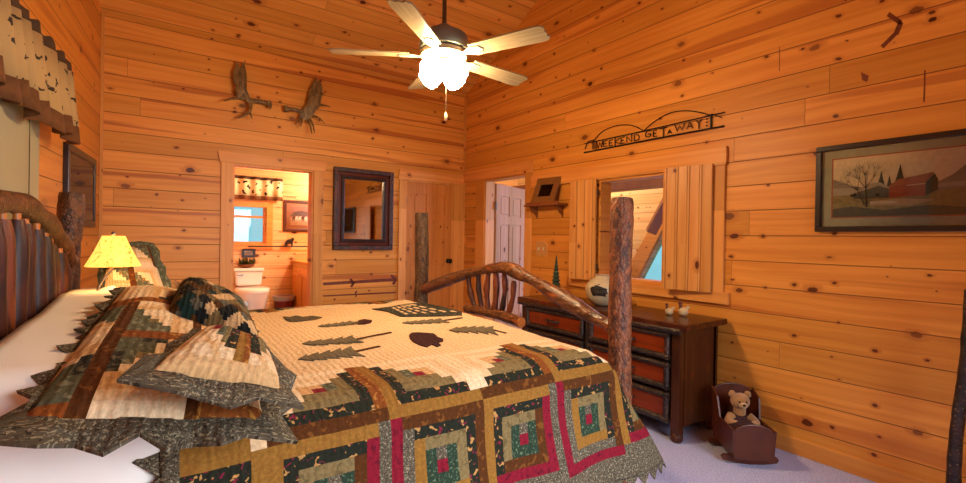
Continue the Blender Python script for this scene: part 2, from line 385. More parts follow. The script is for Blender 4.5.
# closet door: six panels
cdr = MB(); x0, x1 = CD[0]+.02, CD[1]-.02; ys = YB+.02
cdr.box((x0, ys, .01), (x1, ys+.035, CD[3]-.02))
door1 = struct(cdr.build('door_1', m_door))
fr_ = MB(); wdt = x1-x0; st = .095; mid = .08
cols = [(x0+st, x0+(wdt-mid)/2), (x0+(wdt+mid)/2, x1-st)]; rows = [(.22, .80), (.95, 1.50), (1.60, 1.85)]
def face_grid(mb, x0, x1, z0, z1, cols, rows, ya, yb):
    As = sorted({x0, x1, *[c for p in cols for c in p]}); Zs = sorted({z0, z1, *[c for p in rows for c in p]})
    for i in range(len(As)-1):
        for j in range(len(Zs)-1):
            a, z = (As[i]+As[i+1])/2, (Zs[j]+Zs[j+1])/2
            if any(c[0] < a < c[1] for c in cols) and any(r[0] < z < r[1] for r in rows): continue
            mb.box((As[i], ya, Zs[j]), (As[i+1], yb, Zs[j+1]))
face_grid(fr_, x0, x1, .01, CD[3]-.02, cols, rows, ys-.012, ys)
fr_.build('stile_frame', m_door, door1)
for c in cols:
    for r in rows: MB().box((c[0]+.022, ys-.010, r[0]+.022), (c[1]-.022, ys, r[1]-.022)).build('raised_panel', m_door, door1, bevel=.008)
p = at_y(449, 261, ys-.04)
MB().lathe([(.03, 0), (.03, .008), (.012, .012), (.012, .035), (.026, .045), (.030, .060), (.020, .072), (.002, .075)], (0, 0, 0), M=Matrix.Translation((p.x, ys-.012, p.z)) @ Matrix.Rotation(PI/2, 4, 'X')).build('door_knob', m_black, door1, smooth=True)
for z in (1.75, .3, 1.0): MB().box((x0-.004, ys-.016, z-.045), (x0+.008, ys-.010, z+.045)).build('hinge', m_brass, door1)

# hall door casing on the right wall
def right_casing(name, h, wn_, wf_, z1, z2, yn, yf):
    d = XR-.022; mb = MB(); mb.box((d, h[0]-wn_, h[2]), (XR, h[0], h[3])); mb.box((d, h[1], h[2]), (XR, h[1]+wf_, h[3])); o = struct(mb.build(name, m_trimv, bevel=.003))
    MB().box((d-.006, yn, z1), (XR, yf, z2)).build('head_casing', m_trimh, o, bevel=.002)
    return o
o = right_casing('trim_5', RD, .10, .17, 2.025, 2.155, RD[0]-.10, YB-.001)
mb = MB(); mb.box((XR-.004, RD[0]-.001, 0), (XR+WT+.004, RD[0]+.018, RD[3])); mb.box((XR-.004, RD[1]-.018, 0), (XR+WT+.004, RD[1]+.001, RD[3])); mb.box((XR-.004, RD[0]+.018, RD[3]-.018), (XR+WT+.004, RD[1]-.018, RD[3]+.001)); mb.build('door_jamb', m_trimv, o)
# window opening casing
o = right_casing('trim_6', (WO[0]-.375, 3.165, .88, 1.86), .10, .0, 1.86, 1.99, 1.69, RD[0]-.105)
MB().box((XR-.028, 1.66, .88), (XR, 3.2, .965)).build('window_stool', m_trimh, o, bevel=.003)
mb = MB(); mb.box((XR-.004, WO[0]-.001, WO[2]), (XR+WT+.01, WO[0]+.02, WO[3])); mb.box((XR-.004, WO[1]-.02, WO[2]), (XR+WT+.01, WO[1]+.001, WO[3]))
mb.box((XR-.004, WO[0]+.02, WO[3]-.02), (XR+WT+.01, WO[1]-.02, WO[3]+.001)); mb.box((XR-.004, WO[0]+.02, WO[2]-.001), (XR+WT+.01, WO[1]-.02, WO[2]+.02)); mb.build('window_jamb', m_trimh, o)
struct(MB().box((XR-.014, YF+.02, 0), (XR, RD[0]-.11, .10)).build('baseboard_right', m_trimh, bevel=.003))
struct(MB().box((BD[1]+.11, YB-.014, 0), (CD[0]-.1, YB, .10)).build('baseboard_back', m_trimx, bevel=.003))

# hall door, swung open into the hall
hd = struct(bpy.data.objects.new('door_2', None)); col.objects.link(hd); hd.location = (3.44, 4.585, 0); hd.rotation_euler = (0, 0, math.radians(22))
m_door2 = pine('pine_hall_door', Z_, X_, .11, .3, light='#C99A70', dark='#B48058', seam=False, streak=.1, knots=.3)
def child(mb, name, mat, par, **k):
    o = mb.build(name, mat, None, **k); o.parent = par; return o
wdt = .74; z1 = 1.99
child(MB().box((0, 0, .01), (wdt, .035, z1)), 'door_leaf', m_door2, hd)
mb = MB(); cols = [(.1, .33), (.41, .64)]; face_grid(mb, 0, wdt, .01, z1, cols, rows, -.012, 0); child(mb, 'stile_frame', m_door2, hd)
for c in cols:
    for r in rows: child(MB().box((c[0]+.022, -.010, r[0]+.022), (c[1]-.022, 0, r[1]-.022)), 'raised_panel', m_door2, hd, bevel=.008)
for z in (1.72, .95, .25): child(MB().box((-.022, -.014, z-.05), (.006, -.004, z+.05)), 'hinge', m_brass, hd)

# bathroom shell
YBB = 6.85
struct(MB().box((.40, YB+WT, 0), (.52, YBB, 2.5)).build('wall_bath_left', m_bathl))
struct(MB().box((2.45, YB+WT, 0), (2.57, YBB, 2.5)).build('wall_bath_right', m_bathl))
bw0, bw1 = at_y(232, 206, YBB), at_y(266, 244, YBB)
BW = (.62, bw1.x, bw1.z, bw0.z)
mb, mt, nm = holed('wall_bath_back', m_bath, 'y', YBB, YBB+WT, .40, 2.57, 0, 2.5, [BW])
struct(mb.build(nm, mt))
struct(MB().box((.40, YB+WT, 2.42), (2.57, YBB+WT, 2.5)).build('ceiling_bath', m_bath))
wf = MB(); d0 = YBB-.02
for a, b in (((BW[0]-.07, d0, BW[2]-.08), (BW[0], YBB, BW[3]+.08)), ((BW[1], d0, BW[2]-.08), (BW[1]+.08, YBB, BW[3]+.08)), ((BW[0], d0, BW[2]-.08), (BW[1], YBB, BW[2])), ((BW[0], d0, BW[3]), (BW[1], YBB, BW[3]+.16))): wf.box(a, b)
wn = struct(wf.build('window_2', m_trimx, bevel=.003))
sash = MB(); zm = BW[3]-.13
for a, b in (((BW[0], YBB+.03, BW[2]), (BW[0]+.03, YBB+.06, BW[3])), ((BW[1]-.035, YBB+.03, BW[2]), (BW[1], YBB+.06, BW[3])), ((BW[0]+.03, YBB+.03, zm-.015), (BW[1]-.035, YBB+.06, zm+.015)), ((BW[0]+.03, YBB+.03, BW[2]), (BW[1]-.035, YBB+.06, BW[2]+.03))): sash.box(a, b)
sash.build('window_sash', m_trimx, wn)
MB().box((BW[0]+.03, YBB+.042, BW[2]+.03), (BW[1]-.035, YBB+.046, BW[3])).build('pane', m_glass, wn)

# closet behind the closed door, and the loft outside the hall door
struct(MB().box((2.57, 6.0, 0), (XR+WT, 6.1, 2.5)).build('wall_closet_back', m_back))
XL = 6.6
tri = [at_x(*q, XL) for q in ((638, 283), (667, 283), (667, 226))]
ty0, ty1 = tri[0].y, tri[1].y-.5; tz0 = tri[0].z; sl = (tri[2].z-tri[0].z)/(tri[0].y-tri[2].y)
mb = MB()   # gable wall with a raking cut for the triangular window
ztop = tz0+sl*(ty0-ty1)
mb.prism([(8.1, 0), (8.1, 4.4), (ty0, 4.4), (ty0, 0)], (XL, 0, 0), Y_, Z_, (WT, 0, 0))
mb.prism([(ty0, tz0), (ty0, 4.4), (ty1, 4.4), (ty1, ztop)], (XL, 0, 0), Y_, Z_, (WT, 0, 0))
mb.prism([(ty0, 0), (ty0, tz0), (ty1, tz0), (ty1, 0)], (XL, 0, 0), Y_, Z_, (WT, 0, 0))
mb.prism([(ty1, 0), (ty1, 4.4), (-1, 4.4), (-1, 0)], (XL, 0, 0), Y_, Z_, (WT, 0, 0))
struct(mb.build('wall_loft', m_loft))
mb = MB(); mb.prism([(ty0+.02, tz0-.0), (ty1, ztop+.02), (ty1, ztop+.30), (ty0+.32, tz0-.02)], (XL-.06, 0, 0), Y_, Z_, (.05, 0, 0))
mb.box((XL-.06, ty1, tz0-.09), (XL-.01, ty0+.2, tz0)); wn = struct(mb.build('window_3', m_trimh))
MB().prism([(ty0, tz0), (ty1, tz0), (ty1, ztop)], (XL+.05, 0, 0), Y_, Z_, (.006, 0, 0)).build('pane', m_glass, wn)
struct(MB().box((XR+WT, 8.0, 0), (XL+WT, 8.1, 4.4)).build('wall_loft_far', m_bath))
struct(MB().box((XR+WT, -1.1, 0), (XL+WT, -1.0, 4.4)).build('wall_loft_near', m_bath))
struct(MB().box((XR+WT, -1.1, 3.6), (XL+WT, 8.1, 3.7)).build('ceiling_loft', m_trimh))
ba, bb = at_x(600, 184, 5.6), at_x(668, 178, 5.6)
struct(MB().box((5.55, 1, ba.z-.13), (5.75, 7.9, ba.z+.13)).build('trim_7', m_beam, bevel=.01))
mb = MB(); a = at_x(651, 232, 6.2); b = at_x(668, 200, 6.2); mb.tube([a, a+(b-a)*3], .10, 4); struct(mb.build('trim_8', m_beam))
mb = MB(); mb.box((5.9, at_x(612, 275, 5.9).y, 0), (6.3, at_x(594, 275, 5.9).y, at_x(600, 266, 5.9).z)); lb = mb.build('cupboard', m_beam, bevel=.01)
tag(lb, 'brown wooden cupboard top seen through the shuttered opening', 'cupboard')

# dark knots and streak marks in the pine, part of the boards
def marks(name, wall, plane, polys):
    mb = MB()
    for poly in polys:
        P = [plane(*q) for q in poly]; n = len(P); mb.add(P, [list(range(n))])
    o = mb.build(name, m_streakw, wall); return o
m_streakw = flat('heartwood_mark', '#7E3512', .45, var=.35, scale=25)
bk = lambda px, py: at_y(px, py, YB-.0015)
rg = lambda px, py: at_x(px, py, XR-.0015)
def seg_poly(a, b, w_): (x0, y0), (x1, y1) = a, b; d = math.hypot(x1-x0, y1-y0); nx, ny = -(y1-y0)/d*w_/2, (x1-x0)/d*w_/2; return [(x0+nx, y0+ny), (x1+nx, y1+ny), (x1-nx, y1-ny), (x0-nx, y0-ny)]
marks('wood_streak', wall_back, bk, [seg_poly((323, 284), (396, 279.5), 3), seg_poly((323, 296), (396, 292.5), 1.5),
    seg_poly((350, 279), (354, 282.6), 2.4), seg_poly((354, 282.4), (351, 287), 2.4), seg_poly((391, 275), (396, 279.6), 2.6), seg_poly((396, 279.4), (393, 284.5), 2.6),
    seg_poly((355, 293.5), (357, 291), 1.6), seg_poly((356.8, 294), (355.5, 297), 1.4)])
marks('wood_streak', wall_right, rg, [seg_poly((888, 14), (901, 23), 5), seg_poly((901, 22), (896, 34), 5), seg_poly((896, 33), (882, 47), 4), [(862, 80), (867, 82), (869, 76), (861, 72)]])
marks('board_joint', wall_right, rg, [seg_poly((925, 70), (924, 102), 1.6), seg_poly((779.5, 47), (779.5, 71), .8)])

# ------------------------------------------------------------------ bed frame
XF, XH, YN, YFr = 1.95, -.37, 1.53, 3.68
bed = thing('log_bed_frame', 'large rustic log bed with bark covered posts, bowed footboard rail and spindle headboard', 'bed', (.8, 2.6, 0))
def post(x, y, r, h, mat, seed, name='post'):
    pts = [(x+.012*math.sin(z*4+seed), y+.010*math.cos(z*3+seed), z) for z in [i*h/60 for i in range(61)]]
    rr = [r*(1+.035*math.sin(i*.35+seed)) for i in range(61)]; rr[-1] *= .93
    return MB().tube(pts, rr, 24, bump=.07, bs=26, seed=seed).build(name, mat, bed, smooth=True)
post(XF, YN, .056, 1.53, m_bark, 1); post(XF, 3.68, .060, 1.53, m_bark_far, 4)
post(XH, 3.51, .058, 1.53, m_headlog, 7); post(XH-.07, 1.45, .058, 1.50, m_headlog, 9)
rail_px = [(424, 289.5), (460, 276), (500, 267.5), (520, 274), (540, 284.5), (580, 309), (612, 327)]
rp = smoothpath([at_x(x, y, XF) for x, y in rail_px], 10)
rail = MB().tube(rp, [.040+.008*math.sin(i*.3) for i in range(len(rp))], 18, bump=.12, bs=18).build('footboard_rail', m_bark_rail, bed, smooth=True)
q = (rp[-1]-rp[-2]).normalized()
lo = [at_x(467, 308, XF), at_x(495, 313.5, XF), at_x(521, 322.5, XF)]; lo = smoothpath(lo, 8)
MB().tube(lo, .036, 16, bump=.1, bs=20).build('lower_rail', m_bark_rail, bed, smooth=True)
e = lo[-1]; d = (lo[-1]-lo[-3]).normalized(); MB().tube([e-d*.003, e+d*.006], .033, 16).build('rail_end', m_cutend, bed, smooth=True)
sp = [((468, 272), (475, 308), .02), ((478.5, 270), (482, 310), .02), ((489, 268), (488, 311), .022), ((495.5, 268), (494, 312), .022), ((504.5, 271), (501, 314), .018), ((514, 281), (507, 317), .018)]
for i, (a, b, r) in enumerate(sp):
    A, B_ = at_x(*a, XF), at_x(*b, XF); mid = (A+B_)/2+Vector((0, .02*(1 if i < 3 else -1), 0))
    pp = smoothpath([A, mid, B_], 8); MB().tube(pp, [r*(1+.12*math.sin(k*.8+i)) for k in range(len(pp))], 12, bump=.2, bs=20, seed=i).build('foot_spindle', m_spind, bed, smooth=True)
# headboard: bowed top log and thick spindles
def hx(y): return XH-.07+.07*(y-1.45)/2.06
hp = [Vector((hx(y), y, z)) for y, z in ((1.50, 1.27), (1.75, 1.345), (2.05, 1.395), (2.40, 1.415), (2.65, 1.395), (2.90, 1.35), (3.15, 1.285), (3.36, 1.20), (3.46, 1.15))]
hp = smoothpath(hp, 8)
MB().tube(hp, [.042+.005*math.sin(i*.5) for i in range(len(hp))], 18, bump=.07, bs=24, seed=3).build('headboard_log', m_headlog, bed, smooth=True)
hys = [at_x(px_, 250, -.405).y for px_ in (62.5, 57.5, 52.5, 47, 41, 34.5, 26, 16.5, 7)]
hys += [hys[-1]-.125*k for k in range(1, 5)]
for i, y in enumerate(hys):
    zt = min(hp, key=lambda p: abs(p.y-y)).z-.062; x = hx(y)+random.uniform(-.008, .008)
    pts = [Vector((x+.002*math.sin(k*.5+i), y+.003*math.sin(k*.4+i*2), .55+(zt-.55)*k/14)) for k in range(15)]
    mbs = MB().tube(pts, [.036*(1+.06*math.sin(k*.8+i*1.7)) if k < 13 else .033 if k == 13 else .022 for k in range(15)], 14, bump=.05, bs=9, seed=i)
    mbs.tube([pts[-1]-Vector((0, 0, .01)), pts[-1]+Vector((0, 0, .06))], .012, 10, mi=1); mbs.build('head_spindle', [m_spind, m_cutend], bed, smooth=True)
MB().tube([(hx(1.5), 1.5, .52), (hx(3.46), 3.46, .52)], .05, 14).build('lower_headboard_log', m_headlog, bed, smooth=True)
for y in (1.545, 3.62): MB().tube([(XH+.0, y, .36), (XF-.0, y, .36)], .045, 14).build('side_rail', m_bark_rail, bed, smooth=True)

# mattress
mt = MB().box((-.26, 1.60, .42), (1.74, 3.56, .76)).build('mattress', m_sheet, bevel=.05)
tag(mt, 'thick mattress lying in the log bed under the white sheet', 'mattress')

# ------------------------------------------------------------------ white sheet over mattress and head pillows
def sheet_top(x, y):
    h = .765+.025*(1-sst(.0, .5, x))+.19*(1-sst(-.12, .36, x))
    h += .020*math.exp(-((y-1.9)/.45)**2)*(1-sst(0, .4, x))+.03*math.exp(-((y-2.9)/.5)**2)*(1-sst(0, .4, x))
    return h+.008*noise.noise(Vector((x*3, y*3, 0)))
def drape(f, x, s, yn=1.42, R=.11):
    """s>0 inside the bed from the near edge, s<0 hanging down"""
    a = R*PI/2
    zt = f(x, yn+R)
    if s >= 0:
        return Vector((x, yn+R+s, f(x, yn+R+s)))
    t = -s
    if t < a:
        th = t/R; return Vector((x, yn+R-R*math.sin(th), zt-R+R*math.cos(th)))
    return Vector((x, yn-.03*sst(0, .5, t-a), zt-R-(t-a)))
mb = MB(); nu, ns = 60, 90; xs = [-.34+i*(1.98)/nu for i in range(nu+1)]; ss = [-.72+j*(2.04+.72)/ns for j in range(ns+1)]
vs = [drape(sheet_top, x, s, 1.405+.10*sst(.0, .15, x)) + Vector((0, .010*noise.noise(Vector((x*5, s*2, 3))), 0)) for s in ss for x in xs]
fs = [(j*(nu+1)+i, j*(nu+1)+i+1, (j+1)*(nu+1)+i+1, (j+1)*(nu+1)+i) for j in range(ns) for i in range(nu)]
sh = mb.add(vs, fs).build('bed_sheet', m_sheet, smooth=True, solid=.008)
tag(sh, 'plain white sheet over mattress and head pillows at the near left of the bed', 'bed sheet')

# ------------------------------------------------------------------ patchwork quilt
U0, S1 = .035, 2.02; CELL = .02; BLK = .36; SEAM0 = .265
TOPB = .20                           # s of inner edge of the border (inside the near edge)
def quilt_top(x, y): return .822-.010*sst(2.0, 1.5, y)+.012*math.sin(PI*max(0, min(1, (y-1.5)/2.05)))-.0*x + .006*noise.noise(Vector((x*4, y*4, 1)))
def quilt_pos(u, s):
    yn, R = 1.36, .14; a = R*PI/2
    drop = max(0, -s); A = 1.60+.62*max(0, drop-.05)
    ue = min(u, A); over = max(0, u-A)
    P = drape(quilt_top, ue, s, yn, R)
    if drop > a:
        t = drop-a; P.y += .018*math.sin(u*13)*sst(0, .35, t)-.05*sst(0, .5, t); P.x += .02*sst(0, .5, t)*sst(.8, 1.7, u)
    if s > 1.8:   # far edge falls away
        k = s-1.8; P.z -= .9*k*k*2.2; P.y -= k*k*.5
    if over > 0:
        r = .16 if drop < .02 else max(.05, .16-.4*drop); q = r*PI/2
        k = sst(0, .25, drop)
        if over < q: th = over/r; fwd, dn = r*math.sin(th), r*(1-math.cos(th))
        else: fwd, dn = r, r+(over-q)
        P += Vector((fwd, k*dn*.95, -dn*(1-k)))
    return P
def log_cabin(i, j, kind):
    """i across 0..8, j away from the inner edge 0..8"""
    di, dj = i-4, j-4; r = max(abs(di), abs(dj))
    if r == 0: return 'red'
    side = ('right' if di > 0 else 'left') if abs(di) >= abs(dj) and not (abs(di) == abs(dj) and dj > 0) else ('bottom' if dj > 0 else 'top')
    if kind in (0, 1):      # top-row block, peak on right (0) or left (1)
        darks = ('bottom', 'right') if kind == 0 else ('bottom', 'left')
        if side in darks: return ['red', 'olive', 'tan', 'floral', 'rust' if (kind == 0 or side == 'bottom' and False) else 'mustard'][r] if side != 'bottom' else ['red', 'tan', 'tan', 'floral', 'brown' if kind == 0 else 'mustard'][r]
        return ['red', 'cream_shade', 'cream_pale', 'cream', 'cream_pale'][r]
    if kind == 2:
        return {'top': ['', 'paisley', 'tan', 'floral', 'mustard'], 'left': ['', 'green', 'tan', 'floral', 'mustard'],
                'right': ['', 'green', 'brown', 'red', 'paisley'], 'bottom': ['', 'green', 'brown', 'red', 'paisley']}[side][r]
    return {'top': ['', 'paisley', 'tan', 'floral', 'brown'], 'right': ['', 'green', 'tan', 'floral', 'brown'],
            'left': ['', 'green', 'mustard', 'paisley', 'red'], 'bottom': ['', 'green', 'mustard', 'paisley', 'red']}[side][r]
def quilt_fab(u, s):
    d = TOPB-s
    if s > 1.62:
        d2 = s-1.62
        bi = int(math.floor((u-SEAM0)/BLK)); i = int(((u-SEAM0)/BLK-bi)*9); return log_cabin(i, min(8, int(d2/.04)), bi & 1) if d2 < .36 else 'paisley'
    if d < 0: return 'cream'
    if u < SEAM0-.04 and d < .72:
        return 'cream' if d < .22 else 'red' if d < .30 else 'mustard' if d < .38 else 'floral' if d < .44 else 'tan' if d < .5 else 'red' if d < .54 else 'olive'
    if u < SEAM0: return 'cream' if d < .36 else 'mustard' if d < .72 else 'paisley'
    bi = int(math.floor((u-SEAM0)/BLK)); i = int(((u-SEAM0)/BLK-bi)*9+1e-6)
    if d < .36: return log_cabin(i, int(d/.04+1e-6), 0 if bi % 2 == 0 else 1)
    if d < .72: return log_cabin(i, int((d-.36)/.04+1e-6), 2 if bi % 2 == 0 else 3)
    return 'paisley'
UN = round((2.345-U0)/CELL); us = [SEAM0-.24+CELL*i for i in range(0, 106)]
s_lo = TOPB-.82; js = list(range(0, round((S1-s_lo)/CELL)+1)); ssv = [s_lo+CELL*j for j in js]
mb = MB(); nu = len(us); uvs = []
for s in ssv:
    for u in us:
        P = quilt_pos(u, s); n_ = noise.noise(Vector((u*16, s*16, 0)))*.0028
        P += Vector((0, -n_ if s < -.1 else 0, n_ if s >= -.1 else 0)); mb.v.append(P); uvs.append((u, s))
for j in range(len(ssv)-1):
    for i in range(nu-1):
        uc, s_ = us[i]+.01, ssv[j]+.01
        f = quilt_fab(uc, s_)
        if us[i] < SEAM0-.21 : f = 'paisley'
        mb.f.append((j*nu+i, j*nu+i+1, (j+1)*nu+i+1, (j+1)*nu+i)); mb.m.append(FI[f])
quilt = mb.build('patchwork_quilt', FAB, smooth=True, uv=uvs, solid=.006)
tag(quilt, 'cream quilt with log cabin patchwork border and forest appliques spread over the bed', 'quilt')
# pointed hem
mb = MB(); uvs = []
def qp(u, s, off=0):
    P = quilt_pos(u, s); return P
k = 0
for side in ('hem', 'head'):
    if side == 'hem':
        n = 28
        for i in range(n):
            a, b = us[0]+i*.075, us[0]+(i+1)*.075
            if b > 2.12: break
            A, B_, C = qp(a, s_lo+.002), qp(b, s_lo+.002), qp((a+b)/2, s_lo-.045)
            b0 = len(mb.v); mb.v += [A, B_, C]; uvs += [(a, s_lo), (b, s_lo), ((a+b)/2, s_lo-.045)]; mb.f.append((b0, b0+2, b0+1)); mb.m.append(0)
    else:
        for i in range(9):
            a, b = s_lo+i*.09, s_lo+(i+1)*.09
            A, B_, C = qp(us[0], a), qp(us[0], b), qp(us[0]-.055, (a+b)/2)
            b0 = len(mb.v); mb.v += [A, B_, C]; uvs += [(us[0], a), (us[0], b), (us[0]-.05, (a+b)/2)]; mb.f.append((b0, b0+1, b0+2)); mb.m.append(0)
mb.build('pointed_edging', [FAB[FI['paisley']]], quilt, uv=uvs, solid=.006)
# appliques: outline drawn on the quilt top, following its surface
def applique(name, outline, mat, seed=0):
    """outline in floor plan coordinates (x, y)"""
    bm = bmesh.new(); vs = [bm.verts.new((x, y, 0)) for x, y in outline]; f = bm.faces.new(vs)
    bmesh.ops.triangulate(bm, faces=[f]); bmesh.ops.subdivide_edges(bm, edges=bm.edges[:], cuts=2)
    me = bpy.data.meshes.new(name); mbx = MB(); bm.verts.ensure_lookup_table()
    mbx.v = []; uv = []
    for v in bm.verts: mbx.v.append(Vector((v.co.x, v.co.y, quilt_pos(v.co.x, v.co.y-1.53).z+.007))); uv.append((v.co.x, v.co.y))
    for f in bm.faces: mbx.f.append([v.index for v in f.verts]); mbx.m.append(0)
    bm.free(); return mbx.build(name, mat, quilt, uv=uv, solid=.004)
def pxo(pts, z=.838): return [tuple(at_z(x, y, z)[:2]) for x, y in pts]
def tree_out(a, b, w_, n=5):
    """feathery tree: tip a, base b (plan), half width w_"""
    a, b = Vector((*a, 0)), Vector((*b, 0)); d = (b-a); L = d.length; d.normalize(); nn = Vector((-d.y, d.x, 0)); R = []; Lh = []
    for i in range(n):
        t0, t1 = (i+.15)/n*.96, (i+1)/n; ww = 1.35*w_*(.5+.5*(i+1)/n)
        R += [a+d*L*t1+nn*ww, a+d*L*(t1-.04)+nn*ww*.45]; Lh += [a+d*L*t1-nn*ww, a+d*L*(t1-.04)-nn*ww*.45]
    P = [a]+R+Lh[::-1]; return [(p.x, p.y) for p in P]
fg = fabric('fabric_spruce', '#6A5C44', [('#4E4432', .6)], 150); fb = FAB[FI['brown']]; fr2 = fabric('fabric_maroon', '#3A1A16')
def line_tree(tip, base, end, w_, name='tree_applique', mat=fg):
    T, Bq, Eq = [at_z(x, y, .838) for x, y in (tip, base, end)]
    applique(name, tree_out(T[:2], Bq[:2], w_), mat)
    d = (Eq-Bq).normalized(); n_ = Vector((-d.y, d.x, 0))*.007; applique('trunk_applique', [tuple((Bq-d*.02+n_)[:2]), tuple((Eq+n_)[:2]), tuple((Eq-n_)[:2]), tuple((Bq-d*.02-n_)[:2])], fb)
line_tree((298, 357.6), (358, 350), (379.6, 346), .062)
line_tree((302, 344), (358, 338.5), (391, 332.4), .066)
line_tree((318, 327), (356, 322.5), (372, 322), .05)
line_tree((402, 323.7), (445, 321), (462, 318), .055)
line_tree((449, 330), (496, 330), (506, 332), .085)
applique('bear_applique', pxo([(409, 335), (412, 332.5), (419, 332), (428, 332.4), (434, 333), (438, 336), (443.5, 337.5), (443, 339.5), (438, 340.5), (441, 343), (437, 344.6), (432, 342.5), (427, 345), (420, 343.5), (414, 341), (410, 338)]), fr2)
applique('leaf_applique', pxo([(358, 321), (364, 319.5), (372, 321), (371, 323.5), (365, 325), (358, 325)]), fr2)
applique('bird_applique', pxo([(283, 317.5), (290, 318), (296, 316), (303, 317.5), (312, 316), (322, 317.4), (316, 320), (306, 321.5), (297, 322.6), (290, 322.5), (285, 320)]), fabric('fabric_moss', '#5C4A2E', [('#44423A', .5)]))
# cabin scene: dark base with pale log stripes
applique('cabin_applique', pxo([(372, 309), (392, 307), (410, 303.5), (425, 302.5), (462, 311.5), (462, 315.8), (400, 317), (388, 312)]), FAB[FI['charcoal']])
for k in range(5):
    a0, a1 = Vector((391+k*4, 308.5-k*.9)), Vector((406+k*10, 315.6-k*.5))
    for j in range(4):
        t0, t1 = j/4+.04, j/4+.19; p, q = a0.lerp(a1, t0), a0.lerp(a1, t1)
        o = applique('cabin_log_applique', pxo([(p.x, p.y), (p.x+2.6, p.y-.35), (q.x+2.6, q.y-.35), (q.x, q.y)]), FAB[FI['cream']]); o.location.z += .003

# ------------------------------------------------------------------ pillows
def pillow(name, corners, thick, fabf, label, cat, mats=FAB, n=36, flange=0., zig=0, flmat=None, sag=.02, group=None, size=(1., .5)):
    """corners: P00 P10 P11 P01 ; fabf(a,b) with a,b in 0..1"""
    P = [Vector(c) for c in corners]
    def pos(a, b): return P[0]*(1-a)*(1-b)+P[1]*a*(1-b)+P[2]*a*b+P[3]*(1-a)*b
    nrm = (P[1]-P[0]).cross(P[3]-P[0]).normalized()
    if nrm.z < 0: nrm = -nrm
    mb = MB(); uvs = []
    def bulge(a, b):
        x, y = 2*a-1, 2*b-1; return (max(0, (1-x**4)*(1-y**4)))**.55
    for sgn in (1, -1):
        b0 = len(mb.v)
        for j in range(n+1):
            for i in range(n+1):
                a, b = i/n, j/n
                w = .006*noise.noise(Vector((a*6*size[0]*2, b*6, sgn)))
                p = pos(a, b)+nrm*(sgn*thick/2*bulge(a, b)+(w*bulge(a, b)))-Vector((0, 0, sag*math.sin(PI*a)*0))
                mb.v.append(p); uvs.append((a*size[0], b*size[1]))
        for j in range(n):
            for i in range(n):
                q = (b0+j*(n+1)+i, b0+j*(n+1)+i+1, b0+(j+1)*(n+1)+i+1, b0+(j+1)*(n+1)+i)
                mb.f.append(q if sgn == 1 else q[::-1]); mb.m.append(FI[fabf((i+.5)/n, (j+.5)/n)] if mats is FAB else fabf((i+.5)/n, (j+.5)/n))
    o = mb.build(name, mats, smooth=True, uv=uvs, weld=True); tag(o, label, cat, group)
    if flange:
        mb = MB(); uvs = []; c = (P[0]+P[1]+P[2]+P[3])/4; ring = []
        for e in range(4):
            A, B_ = P[e], P[(e+1) % 4]; L = (B_-A).length; m_ = max(2, round(L/.05)); fl = flange[e] if isinstance(flange, tuple) else flange; out = (B_-A).cross(nrm).normalized()
            if out.dot((A+B_)/2-c) < 0: out = -out
            for k in range(m_): ring.append((A.lerp(B_, k/m_), out, k == 0, fl))
        N = len(ring)
        for i, (p, out, corner, fl) in enumerate(ring):
            od = out
            if corner: od = (ring[i-1][1]+out).normalized()*1.15
            wv = nrm*.008*math.sin(i*1.9)
            ins = p-od*.02
            mid = p+od*fl*.62+wv
            tip = p+od*(fl+(zig if i % 2 else -zig*.3))+wv*1.6-nrm*.01
            for q, t in ((ins, 0), (mid, .04), (tip, .08)): mb.v.append(q); uvs.append((i*.05, t))
        for i in range(N):
            j = (i+1) % N
            for k in range(2): mb.f.append((i*3+k, j*3+k, j*3+k+1, i*3+k+1)); mb.m.append(0)
        mb.build('pointed_flange', [flmat or FAB[FI['paisley']]], o, uv=uvs, solid=.008)
    return o
def cab2(ni, nj, kinds, off=0.):
    """a patchwork of log cabin blocks, ni x nj; each kind turns the coloured corner"""
    def f(a, b):
        x, y = a*ni+off, b*nj; bi, bj = int(x), int(y); i, j = int((x-bi)*9), int((y-bj)*9)
        kd = kinds[bj % len(kinds)][bi % len(kinds[0])]
        if kd in (1, 2): i = 8-i
        if kd in (2, 3): j = 8-j
        if i == 0: return 'brown'
        if j == 0: return 'rust'
        di, dj = i-4, j-4
        if di+dj > -2: return ['cream', 'cream_pale', 'cream_shade'][(max(di, dj)) % 3]
        r = max(abs(di), abs(dj))
        return ['red', 'tan', 'olive', 'charcoal' if kd % 2 else 'olive', 'brown'][r] if di+dj > -5 else 'olive' if r == 3 else 'tan'
    return f
C = [at_z(20, 421, .955), at_z(266, 421, .875), at_z(228, 300, .975), at_z(125, 287, 1.075)]
pillow('pillow_sham', [C[0], C[1], C[2], C[3]], .13, cab2(2.25, 3.2, [[1, 3, 0], [2, 0, 3], [0, 1, 2], [3, 2, 1]], .6), 'largest patchwork sham, with grey pointed border, lying at the near head of the bed', 'pillow', flange=(.078, .05, .04, .012), zig=.030, size=(.48, .95), n=36)
S = [at_z(150, 372, 1.03), at_z(281, 391, .95), at_z(262, 350, 1.0), at_z(203, 332, 1.06)]
def small_f(a, b):
    if b < .10: return 'cream_shade'
    s_ = abs(a-.60)
    if s_ < .08: return 'rust' if a > .6 else 'mustard'
    st = int(b*6)/6
    if s_ < .17 and b > .24: return 'floral'
    if s_ < .25 and b > .38: return 'tan'
    if s_ < .33 and b > .52: return 'olive'
    if s_ < .41 and b > .66: return 'red'
    return 'cream' if int(a*14+b*8) % 3 else 'cream_shade'
